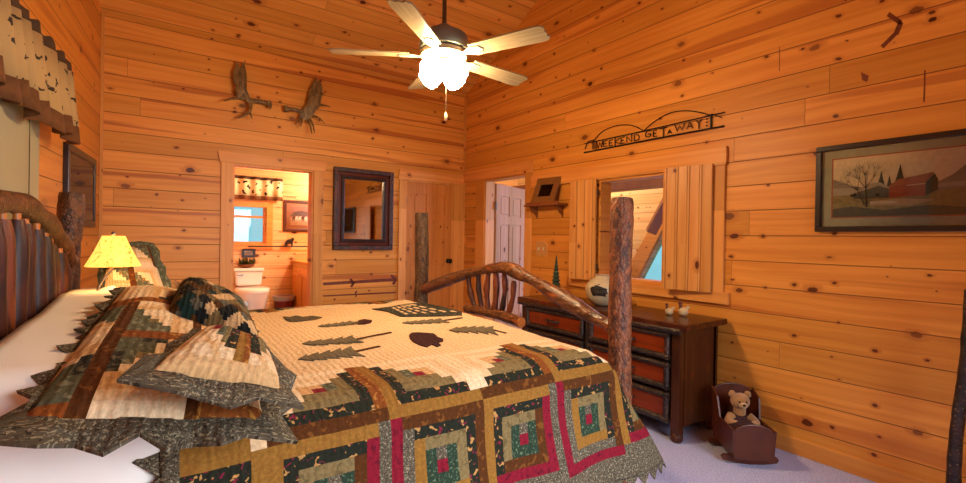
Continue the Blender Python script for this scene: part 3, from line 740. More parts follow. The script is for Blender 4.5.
pillow('throw_pillow', S, .11, small_f, 'small log cabin patchwork pillow with grey ruffled border, lying on top of the large sham', 'pillow', flange=(.055, .045, .03, .022), zig=.014, size=(.33, .35))
Wc = [at_z(166, 316, 1.03), at_z(262, 352, .93), at_z(243, 312, 1.0), at_z(180, 283, 1.10)]
wm = [fabric('woven_black', '#1C1E1E'), fabric('woven_teal', '#1E3430'), fabric('woven_cream', '#C4A070'), fabric('woven_brown', '#4E3216'), fabric('woven_tan', '#6E5A38'), fabric('woven_grey', '#5A5648')]
rr = random.Random(3); tab = [[rr.choice([0, 0, 0, 1, 2, 2, 3, 3, 4, 4, 5]) for _ in range(9)] for _ in range(9)]
wp = pillow('woven_cushion', Wc, .17, lambda a, b: tab[int((a+b)*6.5) % 9][int((a-b+1)*6.5) % 9], 'dark checked woven cushion with fringed edge, leaning behind the two patchwork pillows', 'cushion', mats=wm, size=(.42, .42))
mb = MB()
for e in range(4):
    A, B_ = Wc[e], Wc[(e+1) % 4]; c = sum(Wc, Vector())/4; out = ((A+B_)/2-c).normalized(); m_ = int((B_-A).length/.014)
    for k in range(m_):
        p = A.lerp(B_, k/m_); t = out*random.uniform(.02, .045)+Vector((random.uniform(-.012, .012),)*2+(random.uniform(-.008, .02),))
        mb.add([p, p+(B_-A).normalized()*.009, p+t], [(0, 1, 2)])
mb.build('fringe', flat('fringe_yarn', '#33352E', .9), wp)
Fs = [at_y(104, 291, 3.30), at_y(166, 292, 3.25), at_y(149, 246, 3.42), at_y(108, 248, 3.42)]
pillow('pillow_sham', Fs, .12, cab2(2, 2, [[2, 0], [0, 2]]), 'log cabin patchwork sham standing upright behind the glowing lamp', 'pillow', flange=.03, zig=.01, size=(.5, .5), flmat=FAB[FI['olive']])

# ------------------------------------------------------------------ lamp
YL = 3.12
lamp = thing('bedside_lamp', 'bedside lamp with glowing mottled amber shade on a bent metal stem', 'lamp', at_y(100, 294, YL))
ct, cb = at_y(113.5, 236, YL), at_y(113.5, 266, YL); rt_ = (at_y(125, 236, YL)-at_y(102, 236, YL)).length/2; rb_ = (at_y(141, 265, YL)-at_y(87, 266, YL)).length/2*1.05
t = NT('amber_shade'); nn_ = t.nz(t.obj(), 34, 4, .6, 1.2)
cc = t.mix(t.sm(nn_, .50, .68), srgb('#F2A63C'), srgb('#C86416')); t.set(Base_Color=cc, Roughness=.6, Emission_Color=t.mix(t.sm(nn_, .48, .68), srgb('#FFC458'), srgb('#E8882A')), Emission_Strength=1.5)
mb = MB(); seg = 8
mb2 = MB(); nseg = 32
for k in range(nseg):
    pass
prof = [(rb_, 0), (rt_*.55+rb_*.45, (ct.z-cb.z)*.5), (rt_, ct.z-cb.z)]
vs = []
for r, z in prof:
    for k in range(nseg): th = 2*PI*k/nseg; vs.append(Vector((cb.x+r*math.cos(th), cb.y+r*math.sin(th), cb.z+z)))
mb.add(vs, [(i*nseg+k, i*nseg+(k+1) % nseg, (i+1)*nseg+(k+1) % nseg, (i+1)*nseg+k) for i in range(2) for k in range(nseg)])
mb.build('lamp_shade', t.m, lamp, smooth=True, solid=.003)
MB().ball((ct.x, ct.y, ct.z+.010), .012, .012, .014).build('finial', m_chrome, lamp, smooth=True)
stem = smoothpath([at_y(98, 298, YL), at_y(98.5, 288, YL), at_y(104, 278, YL), at_y(113.5, 266, YL), at_y(113.5, 250, YL)], 8)
MB().tube(stem, .007, 10).build('stem', m_chrome, lamp, smooth=True)
MB().tube([ct, ct+Vector((0, 0, .012)), ], .004, 8).build('harp', m_chrome, lamp, smooth=True)
MB().ball(at_y(113.5, 252, YL), .024, .024, .034).build('bulb', emit('lamp_bulb', '#FFD890', 90), lamp, smooth=True)
b = at_y(104, 292, YL); MB().ball(b, .055, .04, .022, M=Matrix.Translation(b) @ Matrix.Rotation(-.5, 4, 'Y') @ Matrix.Translation(-b)).build('lamp_base', m_white, lamp, smooth=True)

# ------------------------------------------------------------------ left wall: shade, valance, picture
def lwb(name, y0, y1, z0, z1, o0, o1, mat, parent=None, **k):
    mb = MB(); mb.prism([(left_x(y0)+o0, y0), (left_x(y1)+o0, y1), (left_x(y1)+o1, y1), (left_x(y0)+o1, y0)], (0, 0, z0), X_, Y_, (0, 0, z1-z0)); return mb.build(name, mat, parent, **k)
m_blind = flat('cream_blind', '#A8A284', .8, var=.06, scale=4)
ye = at_left(40, 200, .05).y
bl = thing('window_blind', 'beige fabric blind covering the window behind the headboard', 'blind', (left_x(2.6), 2.6, 1.0))
lwb('blind_cloth', 1.4, ye, .9, 2.28, .03, .045, m_blind, bl)
mb = MB(); yy = at_left(28, 150, .05).y; MB().tube([(left_x(yy)+.055, yy, .95), (left_x(yy)+.055, yy, 2.2)], .002, 6).build('cord', m_iron, bl)
# valance: gathered cloth strip with animal print
va = thing('window_valance', 'gathered tan valance with dark bears and trees print above the blind', 'valance', (left_x(3), 3, 2.2))
m_val = NT('valance_cloth'); _o = m_val.obj(); _b = m_val.nz(_o, 24, 1.5, .4, .8)
m_val.set(Base_Color=m_val.mix(m_val.sm(_b, .63, .65), srgb('#B39462'), srgb('#33261A')), Roughness=.95)
m_valb = flat('valance_brown', '#6E4420', .95, var=.2); m_vald = flat('valance_heading', '#4A3420', .95, var=.25)
Y0v, Y1v = 1.6, 3.62
def vstrip(z0f, z1f, mat, name, amp=.028):
    mb = MB(); n = 260; vs = []
    for i in range(n+1):
        y = Y0v+(Y1v-Y0v)*i/n; ph = y*38+2*math.sin(y*7)
        for z in (z0f(y), z1f(y)):
            hz = (2.27-z)/.4
            off = .10+.02*hz+amp*(.6+.6*hz)*math.sin(ph); vs.append(Vector((left_x(y)+off, y, z)))
    mb.add(vs, [(2*i, 2*i+1, 2*i+3, 2*i+2) for i in range(n)]); return mb.build(name, mat, va, smooth=True, solid=.004)
pl = lambda y: .018*math.sin(y*19)
vstrip(lambda y: 1.925+pl(y), lambda y: 2.22, m_val.m, 'printed_cloth')
vstrip(lambda y: 1.83+pl(y), lambda y: 1.925+pl(y), m_valb, 'hem_band')
vstrip(lambda y: 2.22, lambda y: 2.275+.008*math.sin(y*60), m_vald, 'heading', .022)
MB().tube([(left_x(Y0v)+.08, Y0v, 2.235), (left_x(Y1v)+.08, Y1v+.0, 2.235)], .012, 8).build('curtain_rod', m_black, va, smooth=True)

def framed(name, label, o, ex, ez, n, w_, h_, fwid, depth, matw, fmat, matm, art, cat='picture', parts=None):
    """o = lower-left corner on the wall (as seen), ex right, ez up, n into the room"""
    t = thing(name, label, cat, o); o, ex, ez, n = Vector(o), Vector(ex).normalized(), Vector(ez).normalized(), Vector(n).normalized()
    mb = MB()
    for a0, b0, a1, b1 in ((0, 0, w_, fwid), (0, h_-fwid, w_, h_), (0, fwid, fwid, h_-fwid), (w_-fwid, fwid, w_, h_-fwid)):
        mb.prism([(a0, b0), (a1, b0), (a1, b1), (a0, b1)], o, ex, ez, n*depth)
    mb.build('frame', fmat, t, bevel=.004)
    mb = MB(); mb.prism([(fwid*.8, fwid*.8), (w_-fwid*.8, fwid*.8), (w_-fwid*.8, h_-fwid*.8), (fwid*.8, h_-fwid*.8)], o, ex, ez, n*depth*.35); mb.build('mat_board', matm, t)
    if art:
        mb = MB(); a0 = fwid+matw; W, Hh = w_-2*a0, h_-2*a0
        for k, (mi, poly) in enumerate(art[1]):
            mb.add([o+ex*(a0+W*a)+ez*(a0+Hh*b)+n*(depth*.35+.0006+.00025*k) for a, b in poly], [list(range(len(poly)))], mi)
        mb.build('print', art[0], t)
    mb = MB(); mb.prism([(fwid*.8, fwid*.8), (w_-fwid*.8, fwid*.8), (w_-fwid*.8, h_-fwid*.8), (fwid*.8, h_-fwid*.8)], o+n*depth*.72, ex, ez, n*.002); mb.build('glazing', m_glass, t)
    return t
F_ = lambda h, v=.15: flat('print_'+h, '#'+h, .8, var=v, scale=45)
sq = [(0, 0), (1, 0), (1, 1), (0, 1)]
pa, pb, pc, pd = at_left(62, 225), at_left(91, 228), at_left(62, 147), at_left(91, 158)
dn = Vector((1, -.089, 0)).normalized(); dy = Vector((.089, 1, 0)).normalized()
framed('framed_picture', 'tall dark framed picture on the left wall beside the valance', Vector((left_x(pa.y), pa.y, 1.35)), dy, Z_, dn, pb.y-pa.y, .53, .05, .03, .07, m_frame, flat('pale_mat', '#B8AC90', .8), ([F_('9E9478', .3), F_('C8C0AA')], [(0, sq), (1, [(.1, .55), (.9, .55), (.9, .9), (.1, .9)])]))

# ------------------------------------------------------------------ antlers on the back wall
m_ant = bark('antler_bone', '#5A4426', '#8A7040', '#9A8250', .5, .5, 1, .4, .3, fleck=.1)
def antler(name, palm, tubes, label, group):
    mb = MB(); y0 = YB-.075
    c = Vector((sum(p[0] for p in palm)/len(palm), sum(p[1] for p in palm)/len(palm)))
    rings = []
    for s_, dy_ in ((1., 0), (.55, -.02), (1., .022), (.55, .035)):
        rings.append([at_y(c.x+(x-c.x)*s_, c.y+(y-c.y)*s_, y0+dy_) for x, y in palm])
    n = len(palm); vs = sum(rings, [])
    fs = [(i, (i+1) % n, n+(i+1) % n, n+i) for i in range(n)]+[(i, (i+1) % n, 2*n+(i+1) % n, 2*n+i) for i in range(n)]+[(2*n+i, 2*n+(i+1) % n, 3*n+(i+1) % n, 3*n+i) for i in range(n)]+[list(range(n, 2*n)), list(range(3*n, 4*n))]
    mb.add(vs, fs)
    for pts, r0_, r1_, dyy in tubes:
        P = smoothpath([at_y(x, y, y0+.01+dyy*k/(len(pts)-1)) for k, (x, y) in enumerate(pts)], 5); mb.tube(P, [r0_+(r1_-r0_)*i/(len(P)-1) for i in range(len(P))], 10)
    o = mb.build(name, m_ant, smooth=True); tag(o, label, 'antler', group); return o
z3 = lambda pts: [(200+x/4.827, 50+y/4.827) for x, y in pts]
antler('moose_antler', z3([(160, 105), (176, 68), (184, 55), (190, 85), (212, 60), (218, 80), (227, 125), (226, 190), (243, 232), (255, 262), (240, 275), (222, 245), (185, 238), (166, 200), (170, 180), (160, 150)]),
       [(z3([(236, 245), (290, 250), (332, 262)]), .022, .020, .02), (z3([(330, 245), (335, 265), (333, 280)]), .022, .022, 0), (z3([(185, 232), (150, 235), (116, 247)]), .016, .004, -.09), (z3([(245, 255), (236, 300), (182, 330)]), .022, .005, -.10), (z3([(240, 290), (244, 312), (252, 332)]), .014, .004, -.05), (z3([(178, 85), (181, 65), (180, 52)]), .008, .003, -.02), (z3([(213, 80), (215, 62), (219, 52)]), .008, .003, -.02)],
       'moose antler to the left, above the bathroom doorway', 'moose antlers')
antler('moose_antler', z3([(512, 262), (522, 215), (532, 185), (545, 155), (560, 130), (568, 150), (582, 152), (592, 180), (590, 215), (583, 250), (582, 268), (560, 292), (545, 315), (525, 335), (498, 338), (478, 318), (490, 290)]),
       [(z3([(415, 285), (455, 288), (500, 300)]), .018, .024, -.01), (z3([(414, 270), (415, 285), (416, 298)]), .022, .022, 0), (z3([(580, 265), (605, 268), (632, 276)]), .014, .003, -.08), (z3([(545, 318), (575, 328), (603, 355)]), .014, .003, -.08), (z3([(528, 330), (545, 360), (553, 400)]), .014, .004, -.06), (z3([(515, 335), (533, 365), (541, 404)]), .014, .004, -.1), (z3([(495, 325), (490, 350), (486, 368)]), .014, .006, -.05), (z3([(485, 315), (472, 340), (458, 360)]), .012, .005, -.04), (z3([(583, 210), (595, 212), (604, 212)]), .008, .003, -.04)],
       'moose antler nearest the ceiling fan, on the back wall', 'moose antlers')

# ------------------------------------------------------------------ mirror
a = at_y(333, 167, YB); mx0, mx1, mz0, mz1 = a.x, 2.295, 1.165, 2.065
mr = thing('wall_mirror', 'rectangular mirror in a wide dark wood frame hanging on the back wall', 'mirror', (mx0, YB, mz0))
mb = MB()
def ringbox(mb, x0, x1, z0, z1, w_, ya, yb):
    for a, b in (((x0, ya, z0), (x1, yb, z0+w_)), ((x0, ya, z1-w_), (x1, yb, z1)), ((x0, ya, z0+w_), (x0+w_, yb, z1-w_)), ((x1-w_, ya, z0+w_), (x1, yb, z1-w_))): mb.box(a, b)
ringbox(mb, mx0, mx1, mz0, mz1, .05, YB-.05, YB-.002); mb.build('frame', m_frame2, mr, bevel=.008)
mb = MB(); ringbox(mb, mx0+.05, mx1-.05, mz0+.05, mz1-.05, .035, YB-.028, YB-.002); mb.build('inner_moulding', flat('red_moulding', '#5A200C', .3), mr, bevel=.005)
mb = MB(); ringbox(mb, mx0+.085, mx1-.085, mz0+.085, mz1-.085, .035, YB-.04, YB-.002); mb.build('frame_lip', m_frame, mr, bevel=.005)
gm = NT('silvered_glass'); gm.set(Base_Color=(.62, .60, .56, 1), Metallic=1., Roughness=.03)
MB().box((mx0+.12, YB-.012, mz0+.12), (mx1-.12, YB-.006, mz1-.12)).build('mirror_glass', gm.m, mr)

# ------------------------------------------------------------------ ceiling fan
FC = Vector((1.393, 2.39, 0)); FZ = 2.34
fan = thing('ceiling_fan', 'five blade ceiling fan with lit glass shades hanging from a long rod', 'ceiling fan', (FC.x, FC.y, FZ))
zr = Z0+.507*(YB-FC.y)
MB().tube([(FC.x, FC.y, FZ+.2), (FC.x, FC.y, zr-.02)], .013, 12).build('downrod', m_brass, fan, smooth=True)
MB().lathe([(.02, -.16), (.06, -.1), (.07, 0)], (FC.x, FC.y, zr-.02)).build('canopy', m_brass, fan, smooth=True)
m_fanm = flat('fan_motor_metal', '#8A9080', .4, .5, .1)
MB().lathe([(.03, .22), (.045, .21), (.06, .175), (.125, .165), (.14, .15), (.145, .10), (.14, .075), (.12, .065)], (FC.x, FC.y, FZ)).build('motor_housing', m_fanm, fan, smooth=True)
MB().lathe([(.12, .066), (.135, .06), (.135, .035), (.10, .018), (.055, .01)], (FC.x, FC.y, FZ)).build('motor_base', flat('fan_cream_metal', '#C8B48A', .3, .3, .1), fan, smooth=True)
m_blade = pine('fan_blade_wood', X_, Y_, 1, 0, light='#AC9C80', dark='#8C7A5C', seam=False, streak=0, knots=0, rough=.3)
for k in range(5):
    ang = math.radians(5+72*k); M = Matrix.Translation((FC.x, FC.y, FZ+.035)) @ Matrix.Rotation(ang, 4, 'Z') @ Matrix.Rotation(math.radians(-11), 4, 'X')
    out = [(.20, -.052), (.60, -.066), (.64, -.062), (.66, -.040), (.648, -.02), (.655, 0), (.648, .02), (.66, .040), (.64, .062), (.60, .066), (.20, .052)]
    n = len(out); mb = MB(); mb.add([(x, y, 0) for x, y in out]+[(x, y, .008) for x, y in out], [list(range(n))[::-1], list(range(n, 2*n))]+[(i, (i+1) % n, n+(i+1) % n, n+i) for i in range(n)])
    bl = child(mb, 'blade', m_blade, fan); bl.matrix_basis = Matrix.Translation(-Vector((FC.x, FC.y, FZ))) @ M
    mb = MB(); mb.prism([(.09, -.018), (.15, -.012), (.19, -.035), (.255, -.03), (.27, 0), (.255, .03), (.19, .035), (.15, .012), (.09, .018)], (0, 0, -.006), X_, Y_, (0, 0, .006))
    br = child(mb, 'blade_iron', m_fanm, fan); br.matrix_basis = Matrix.Translation(-Vector((FC.x, FC.y, FZ))) @ M
MB().lathe([(.055, .012), (.07, 0), (.07, -.03), (.045, -.05), (.02, -.06)], (FC.x, FC.y, FZ)).build('light_kit_hub', m_fanm, fan, smooth=True)
m_globe = emit('lit_glass', '#FFDAA6', 165, '#FFF4E0')
for k in range(4):
    ang = math.radians(20+90*k); d = Vector((math.cos(ang), math.sin(ang), -.55)).normalized(); o = Vector((FC.x, FC.y, FZ-.025))+Vector((d.x, d.y, 0))*.035
    q = d.to_track_quat('-Z', 'Y').to_matrix().to_4x4()
    mb = MB(); mb.lathe([(.022, 0), (.045, -.02), (.062, -.055), (.066, -.09), (.060, -.115), (.03, -.125)], (0, 0, 0), 20, 0, Matrix.Translation(o) @ q)
    mb.build('glass_shade', m_globe, fan, smooth=True)
MB().tube([(FC.x+.02, FC.y, FZ-.05), (FC.x+.02, FC.y, FZ-.30)], .0015, 6).build('pull_chain', m_brass, fan)
MB().lathe([(.003, .03), (.009, .015), (.009, -.012), (.003, -.02)], (FC.x+.02, FC.y, FZ-.315)).build('chain_pull', flat('cream_pull', '#D8C49A', .4), fan, smooth=True)

# ------------------------------------------------------------------ iron sign: WEEKEND GETAWAY
sg = thing('metal_sign', 'long dark metal wall sign reading WEEKEND GETAWAY above the shuttered opening', 'sign', (XR, 2.4, 2.13))
XS = XR-.012
def bar(name, pts, w_=.006, mat=m_iron, parent=sg):
    mb = MB(); mb.tube([at_x(x, y, XS) for x, y in pts], w_, 6); return mb.build(name, mat, parent)
zz = lambda pts: [(570+x/6.0375, 100+y/6.0375) for x, y in pts]
bar('lower_bar', zz([(85, 318), (500, 237), (930, 157)]), .007)
bar('upper_bar', zz([(85, 265), (440, 188), (800, 105), (935, 74)]), .005)
def arcp(pts, n=8): return [tuple(p[:2]) for p in smoothpath([Vector((*q, 0)) for q in pts], n)]
bar('arch', zz(arcp([(140, 250), (190, 195), (260, 160), (330, 150), (390, 158), (450, 190)])), .004)
bar('arch', zz(arcp([(440, 190), (510, 130), (600, 80), (690, 65), (770, 72), (850, 92)])), .004)
bar('end_bar', zz([(852, 90), (850, 168)]), .008); bar('twig', zz([(800, 105), (860, 85), (915, 106)]), .004); bar('twig', zz([(90, 295), (110, 250), (150, 240)]), .005)
L_ = {'W': [[(0, 1), (.25, 0), (.5, .7), (.75, 0), (1, 1)]], 'E': [[(.8, 1), (0, 1), (0, 0), (.8, 0)], [(0, .5), (.6, .5)]], 'K': [[(0, 1.3), (0, -.35)], [(.8, 1), (0, .45), (.9, 0)]],
      'N': [[(0, 0), (0, 1), (.8, 0), (.8, 1.35)]], 'D': [[(0, 0), (0, 1), (.5, .95), (.8, .6), (.7, .15), (0, 0)]], 'G': [[(.8, .9), (.3, 1), (0, .6), (.1, .1), (.5, 0), (.8, .15), (.8, .45), (.45, .45)]],
      'T': [[(0, 1), (1, 1)], [(.5, 1), (.5, -.45)]], 'A': [[(0, 0), (.4, 1), (.8, 0)], [(.15, .35), (.65, .35)]], 'Y': [[(0, 1), (.4, .5), (.8, 1)], [(.4, .5), (.4, -.5)]]}
lay = [('W', 160, 293, 40, 44), ('E', 203, 283, 26, 34), ('E', 236, 278, 26, 34), ('K', 272, 270, 36, 36), ('E', 308, 263, 26, 36), ('N', 343, 257, 36, 36), ('D', 388, 248, 38, 38),
       ('G', 455, 227, 40, 38), ('E', 503, 222, 26, 36), ('T', 540, 214, 46, 40), ('A', 590, 205, 28, 22), ('W', 632, 190, 60, 40), ('A', 705, 176, 44, 40), ('Y', 760, 160, 44, 36)]
for ch, x, y, w_, h_ in lay:
    mb = MB()
    for st_ in L_[ch]:
        mb.tube([at_x(*zz([(x+a*w_, y-b*h_-a*w_*.2)])[0], XS) for a, b in st_], .0045, 6)
    mb.build('letter', m_iron, sg)
for yy in (115, 135, 155):
    p = at_x(*zz([(825, yy)])[0], XS); MB().ball(p, .006).build('dot', m_iron, sg)
mb = MB()
for x in range(135, 160, 8): mb.tube([at_x(*zz([(x, 250)])[0], XS), at_x(*zz([(x, 298)])[0], XS)], .003, 5)
mb.build('comb_mark', m_iron, sg)

# ------------------------------------------------------------------ little shelf with leaning picture
sh = thing('wall_shelf', 'small wooden wall shelf on two scroll brackets between hall door and shutter', 'shelf', (XR, 3.45, 1.66))
zt = 1.672; y0, y1 = 3.23, 3.74; XSF = XR-.001
MB().box((XR-.13, y0, zt-.02), (XSF, y1, zt)).build('shelf_board', m_beam, sh, bevel=.003)
MB().box((XR-.12, y0+.02, zt), (XR-.11, y1-.02, zt+.02)).build('shelf_rail', m_beam, sh)
for y in (y0+.06, y1-.08):
    MB().prism([(0, 0), (-.10, 0), (-.10, -.02), (-.06, -.035), (-.045, -.07), (-.015, -.085), (0, -.12)], (XR, y, zt-.02), X_, Z_, (0, .02, 0)).build('bracket', m_beam, sh)
o = Vector((XR-.10, 3.66, zt+.004)); ez = Vector((.09, -.02, .27)).normalized(); ex = Vector((0, -1, -.02)); n = ex.cross(ez)
if n.x > 0: n = -n
framed('framed_picture', 'small wooden framed picture leaning on the little wall shelf', o, ex, ez, n, .34, .28, .075, .018, .01, flat('oak_frame', '#8A5A2C', .4, var=.2), flat('oak_mat', '#9A6A38', .6), ([F_('8E8A78'), F_('2E2A22')], [(0, sq), (1, [(.1, .2), (.5, .8), (.9, .3), (.7, .1)])]))
# wooden switch plate
a, b = at_x(537, 241, XR), at_x(547, 257, XR)
sw = thing('light_switch', 'carved wooden light switch plate below the wall shelf', 'switch', (XR, (a.y+b.y)/2, b.z))
mb = MB(); mb.prism([(b.y, b.z), (a.y, b.z+.01), (a.y+.01, a.z-.03), (a.y-.03, a.z), (b.y+.03, a.z), (b.y-.01, a.z-.04)], (XR, 0, 0), Y_, Z_, (-.01, 0, 0)); mb.build('plate', flat('carved_pine', '#D69A54', .4), sw, bevel=.003)
for dy_ in (-.035, .035): MB().box((XR-.02, (a.y+b.y)/2+dy_-.006, 1.205), (XR-.008, (a.y+b.y)/2+dy_+.006, 1.235)).build('toggle', flat('ivory', '#D8C8A0', .4), sw)

# ------------------------------------------------------------------ shutters
def shutter(y0, x0, y1, x1, z0, z1, label):
    t = thing('window_shutter', label, 'shutter', (x0, y0, z0))
    d = Vector((x1-x0, y1-y0, 0)); n = Vector((-abs(d.y), 0, 0)).normalized()*.02
    mb = MB(); nb = 4
    for k in range(nb):
        a, b = Vector((x0, y0, 0))+d*(k/nb+.004), Vector((x0, y0, 0))+d*((k+1)/nb-.004)
        mb.add([a+Vector((0, 0, z0)), b+Vector((0, 0, z0)), b+Vector((0, 0, z1)), a+Vector((0, 0, z1)), a+n+Vector((0, 0, z0)), b+n+Vector((0, 0, z0)), b+n+Vector((0, 0, z1)), a+n+Vector((0, 0, z1))], [(0, 1, 2, 3), (7, 6, 5, 4), (0, 4, 5, 1), (1, 5, 6, 2), (2, 6, 7, 3), (3, 7, 4, 0)])
    mb.build('boards', m_shut, t, bevel=.002)
    for z in (z0+.12, z1-.12): MB().box((x0-.002, y0-.012, z-.03), (x0+.012, y0+.012, z+.03)).build('hinge', m_brass, t)
shutter(2.12, XR-.085, 1.775, XR-.03, .955, 1.875, 'pine board shutter folded open on the right of the opening over the dresser')
shutter(2.835, XR-.04, 3.115, XR-.075, .955, 1.865, 'pine board shutter folded open on the left of the opening, beside the small shelf')

# ------------------------------------------------------------------ barn picture
art_m = [F_('DCC49A', .15), F_('8A7A66'), F_('A89A80'), F_('94804E', .3), F_('A24826'), F_('A85A34', .2), F_('5A564C'), F_('3A3A2E'), F_('2E241A'), F_('4E4434', .3), F_('B89C6E'), F_('A8543A')]
art = [(11, [(-.012, -.02), (1.012, -.02), (1.012, 1.02), (-.012, 1.02)]), (0, sq), (1, [(0, .35), (0, .66), (.08, .60), (.16, .52), (.28, .48), (.45, .42), (.45, .35)]), (1, [(1, .30), (1, .78), (.93, .72), (.86, .60), (.78, .52), (.70, .35)]), (2, [(0, .36), (.45, .38), (.8, .42), (1, .42), (1, .5), (.6, .46), (.25, .48), (0, .50)]),
       (3, [(0, 0), (1, 0), (1, .40), (.55, .34), (0, .38)]), (9, [(0, 0), (1, 0), (1, .1), (.7, .16), (.4, .1), (.15, .18), (0, .14)]), (10, [(.3, .18), (.6, .16), (.75, .24), (.5, .28), (.3, .25)])]
for cx_, w_, z_, h_ in ((.38, .035, .45, .30), (.44, .025, .45, .22), (.515, .05, .45, .38)):
    art.append((7, [(cx_-w_, z_), (cx_-w_*.4, z_+h_*.55), (cx_, z_+h_), (cx_+w_*.4, z_+h_*.5), (cx_+w_, z_)]))
art += [(6, [(.17, .30), (.45, .30), (.45, .46), (.37, .56), (.28, .54), (.22, .42), (.17, .40)]), (2, [(.22, .42), (.28, .54), (.37, .56), (.45, .46), (.44, .44), (.36, .50)]), (4, [(.44, .30), (.69, .30), (.69, .48), (.44, .46)]), (7, [(.69, .30), (.77, .38), (.77, .54), (.745, .64), (.69, .5)]), (5, [(.42, .46), (.69, .50), (.745, .66), (.50, .58)]), (8, [(.145, .34), (.19, .34), (.19, .40), (.145, .38)]), (8, [(.34, .33), (.37, .33), (.37, .38), (.34, .38)])]
def br(x0, y0, x1, y1, w_): d = math.hypot(x1-x0, (y1-y0)); nx, ny = -(y1-y0)/d*w_, (x1-x0)/d*w_; art.append((8, [(x0-nx, y0-ny), (x0+nx, y0+ny), (x1+nx*.3, y1+ny*.3), (x1-nx*.3, y1-ny*.3)]))
def grow(x, y, a, l, w_, dep):
    x1, y1 = x+l*math.cos(a)*.5, y+l*math.sin(a); br(x, y, x1, y1, w_)
    if dep: 
        for da in (-.5, .15, .55): grow(x+(x1-x)*.75, y+(y1-y)*.75, a+da+random.uniform(-.15, .15), l*.66, w_*.55, dep-1)
grow(.275, .16, 1.62, .42, .008, 3); grow(.26, .2, 2.0, .36, .006, 3)
for i in range(9): xx = .31+i*.022; art.append((2, [(xx, .20), (xx+.014, .20), (xx+.016, .235), (xx+.002, .235)]))
barn = framed('barn_picture', 'wide black framed country print of a red barn and bare trees on the right wall', Vector((XR-.001, 1.147, 1.388)), (0, -1, 0), Z_, (-1, 0, 0), .76, .508, .03, .03, .055, m_frame, flat('sage_mat', '#A09C7C', .8), (art_m, art))
# ------------------------------------------------------------------ dresser
DX, DY0, DY1, DZ = 2.80, 1.72, 3.30, .785
dr = thing('log_dresser', 'dark stained log dresser with six red panelled drawers under the shuttered opening', 'dresser', (DX, 2.5, 0))
mb = MB(); mb.box((DX+.02, DY0+.012, .10), (XR-.03, DY1-.012, .74)); mb.build('case', m_darkwood, dr)
MB().box((DX-.035, DY0-.065, .745), (XR-.028, DY1+.03, DZ)).build('top', m_dtop, dr, bevel=.008)
for y in (DY0, ):
    MB().box((DX+.05, DY0, .10), (XR-.06, DY0+.012, .73)).build('side_panel', m_dside, dr)
for x in (DX+.03, XR-.06):
    for y in (DY0+.03, DY1-.03):
        mbl = MB(); mbl.box((x-.03, y-.03, .05), (x+.03, y+.03, .745)); mbl.lathe([(.03, 0), (.04, .015), (.04, .04), (.03, .06)], (x, y, 0), 14); mbl.build('leg', m_dside, dr, bevel=.004)
MB().tube([(DX+.012, (DY0+DY1)/2, .10), (DX+.012, (DY0+DY1)/2, .74)], .022, 12).build('centre_stile', m_dlog, dr, smooth=True)
MB().tube([(DX-.02, DY0-.02, .735), (DX-.02, DY1+.02, .735)], .022, 12, bump=.1, bs=20).build('top_log', m_dlog, dr, smooth=True)
ym = (DY0+DY1)/2
for (ya, yb) in ((DY0+.07, ym-.03), (ym+.03, DY1-.07)):
    for (za, zb) in ((.12, .315), (.335, .515), (.535, .715)):
        c = ((ya+yb)/2, (za+zb)/2)
        d = MB().box((DX-.004, ya+.03, za+.03), (DX+.02, yb-.03, zb-.03)).build('drawer', m_redwood, dr)
        mb = MB(); r = .019
        for p, q in (((ya, za), (yb, za)), ((ya, zb), (yb, zb)), ((ya, za), (ya, zb)), ((yb, za), (yb, zb))):
            mb.tube([(DX-.006, p[0]+(r if p[0] == ya and q[0] == ya else -r if p[0] == q[0] else 0), p[1]+(r if p[1] == q[1] and p[1] == za else -r if p[1] == q[1] else 0)), (DX-.006, q[0]+(r if p[0] == ya and q[0] == ya else -r if p[0] == q[0] else 0), q[1]+(r if p[1] == q[1] and p[1] == za else -r if p[1] == q[1] else 0))], r, 10, bump=.12, bs=24)
        mb.build('drawer_frame', m_dlog, d, smooth=True)
        P = smoothpath([(DX-.004, c[0]-.07, c[1]), (DX-.035, c[0]-.055, c[1]), (DX-.038, c[0], c[1]+.004), (DX-.035, c[0]+.055, c[1]), (DX-.004, c[0]+.07, c[1])], 5); MB().tube(P, .010, 8).build('handle', m_dlog, d, smooth=True)
DT = DZ
# vase with goat
vc = Vector((3.02, 2.55, DT))
vase = thing('ceramic_vase', 'round cream jar with a black mountain goat on its side, on the dresser', 'vase', vc)
prof = [(.05, 0), (.085, .015), (.125, .07), (.138, .12), (.130, .165), (.10, .205), (.062, .225), (.058, .24), (.068, .25)]
MB().lathe(prof, vc, 28).build('jar', flat('cream_glaze', '#C8B490', .35, var=.15, scale=12), vase, smooth=True)
goat = [(.0, .25), (.05, .45), (.03, .62), (.10, .66), (.17, .60), (.50, .62), (.62, .66), (.64, .80), (.56, .92), (.46, .98), (.40, .95), (.55, .87), (.62, .76), (.70, .88), (.72, .76), (.84, .74), (.97, .60), (.94, .54), (.84, .56), (.80, .40), (.80, .0), (.72, .0), (.70, .20), (.62, .22), (.60, .05), (.54, .05), (.54, .24), (.34, .22), (.30, .05), (.24, .05), (.24, .2), (.18, .0), (.10, .0), (.10, .2)]
goat = [(1-x, y) for x, y in goat]
vdir = math.atan2(-vc.y, -vc.x)
def on_vase(gx, gz):
    z = .085+gz*.10; r = 0
    for k in range(len(prof)-1):
        if prof[k][1] <= z <= prof[k+1][1]: r = prof[k][0]+(prof[k+1][0]-prof[k][0])*(z-prof[k][1])/(prof[k+1][1]-prof[k][1])
    a = vdir-.25+(.5-gx)*-1.1*1.0; return vc+Vector(((r+.006)*math.cos(a), (r+.006)*math.sin(a), z))
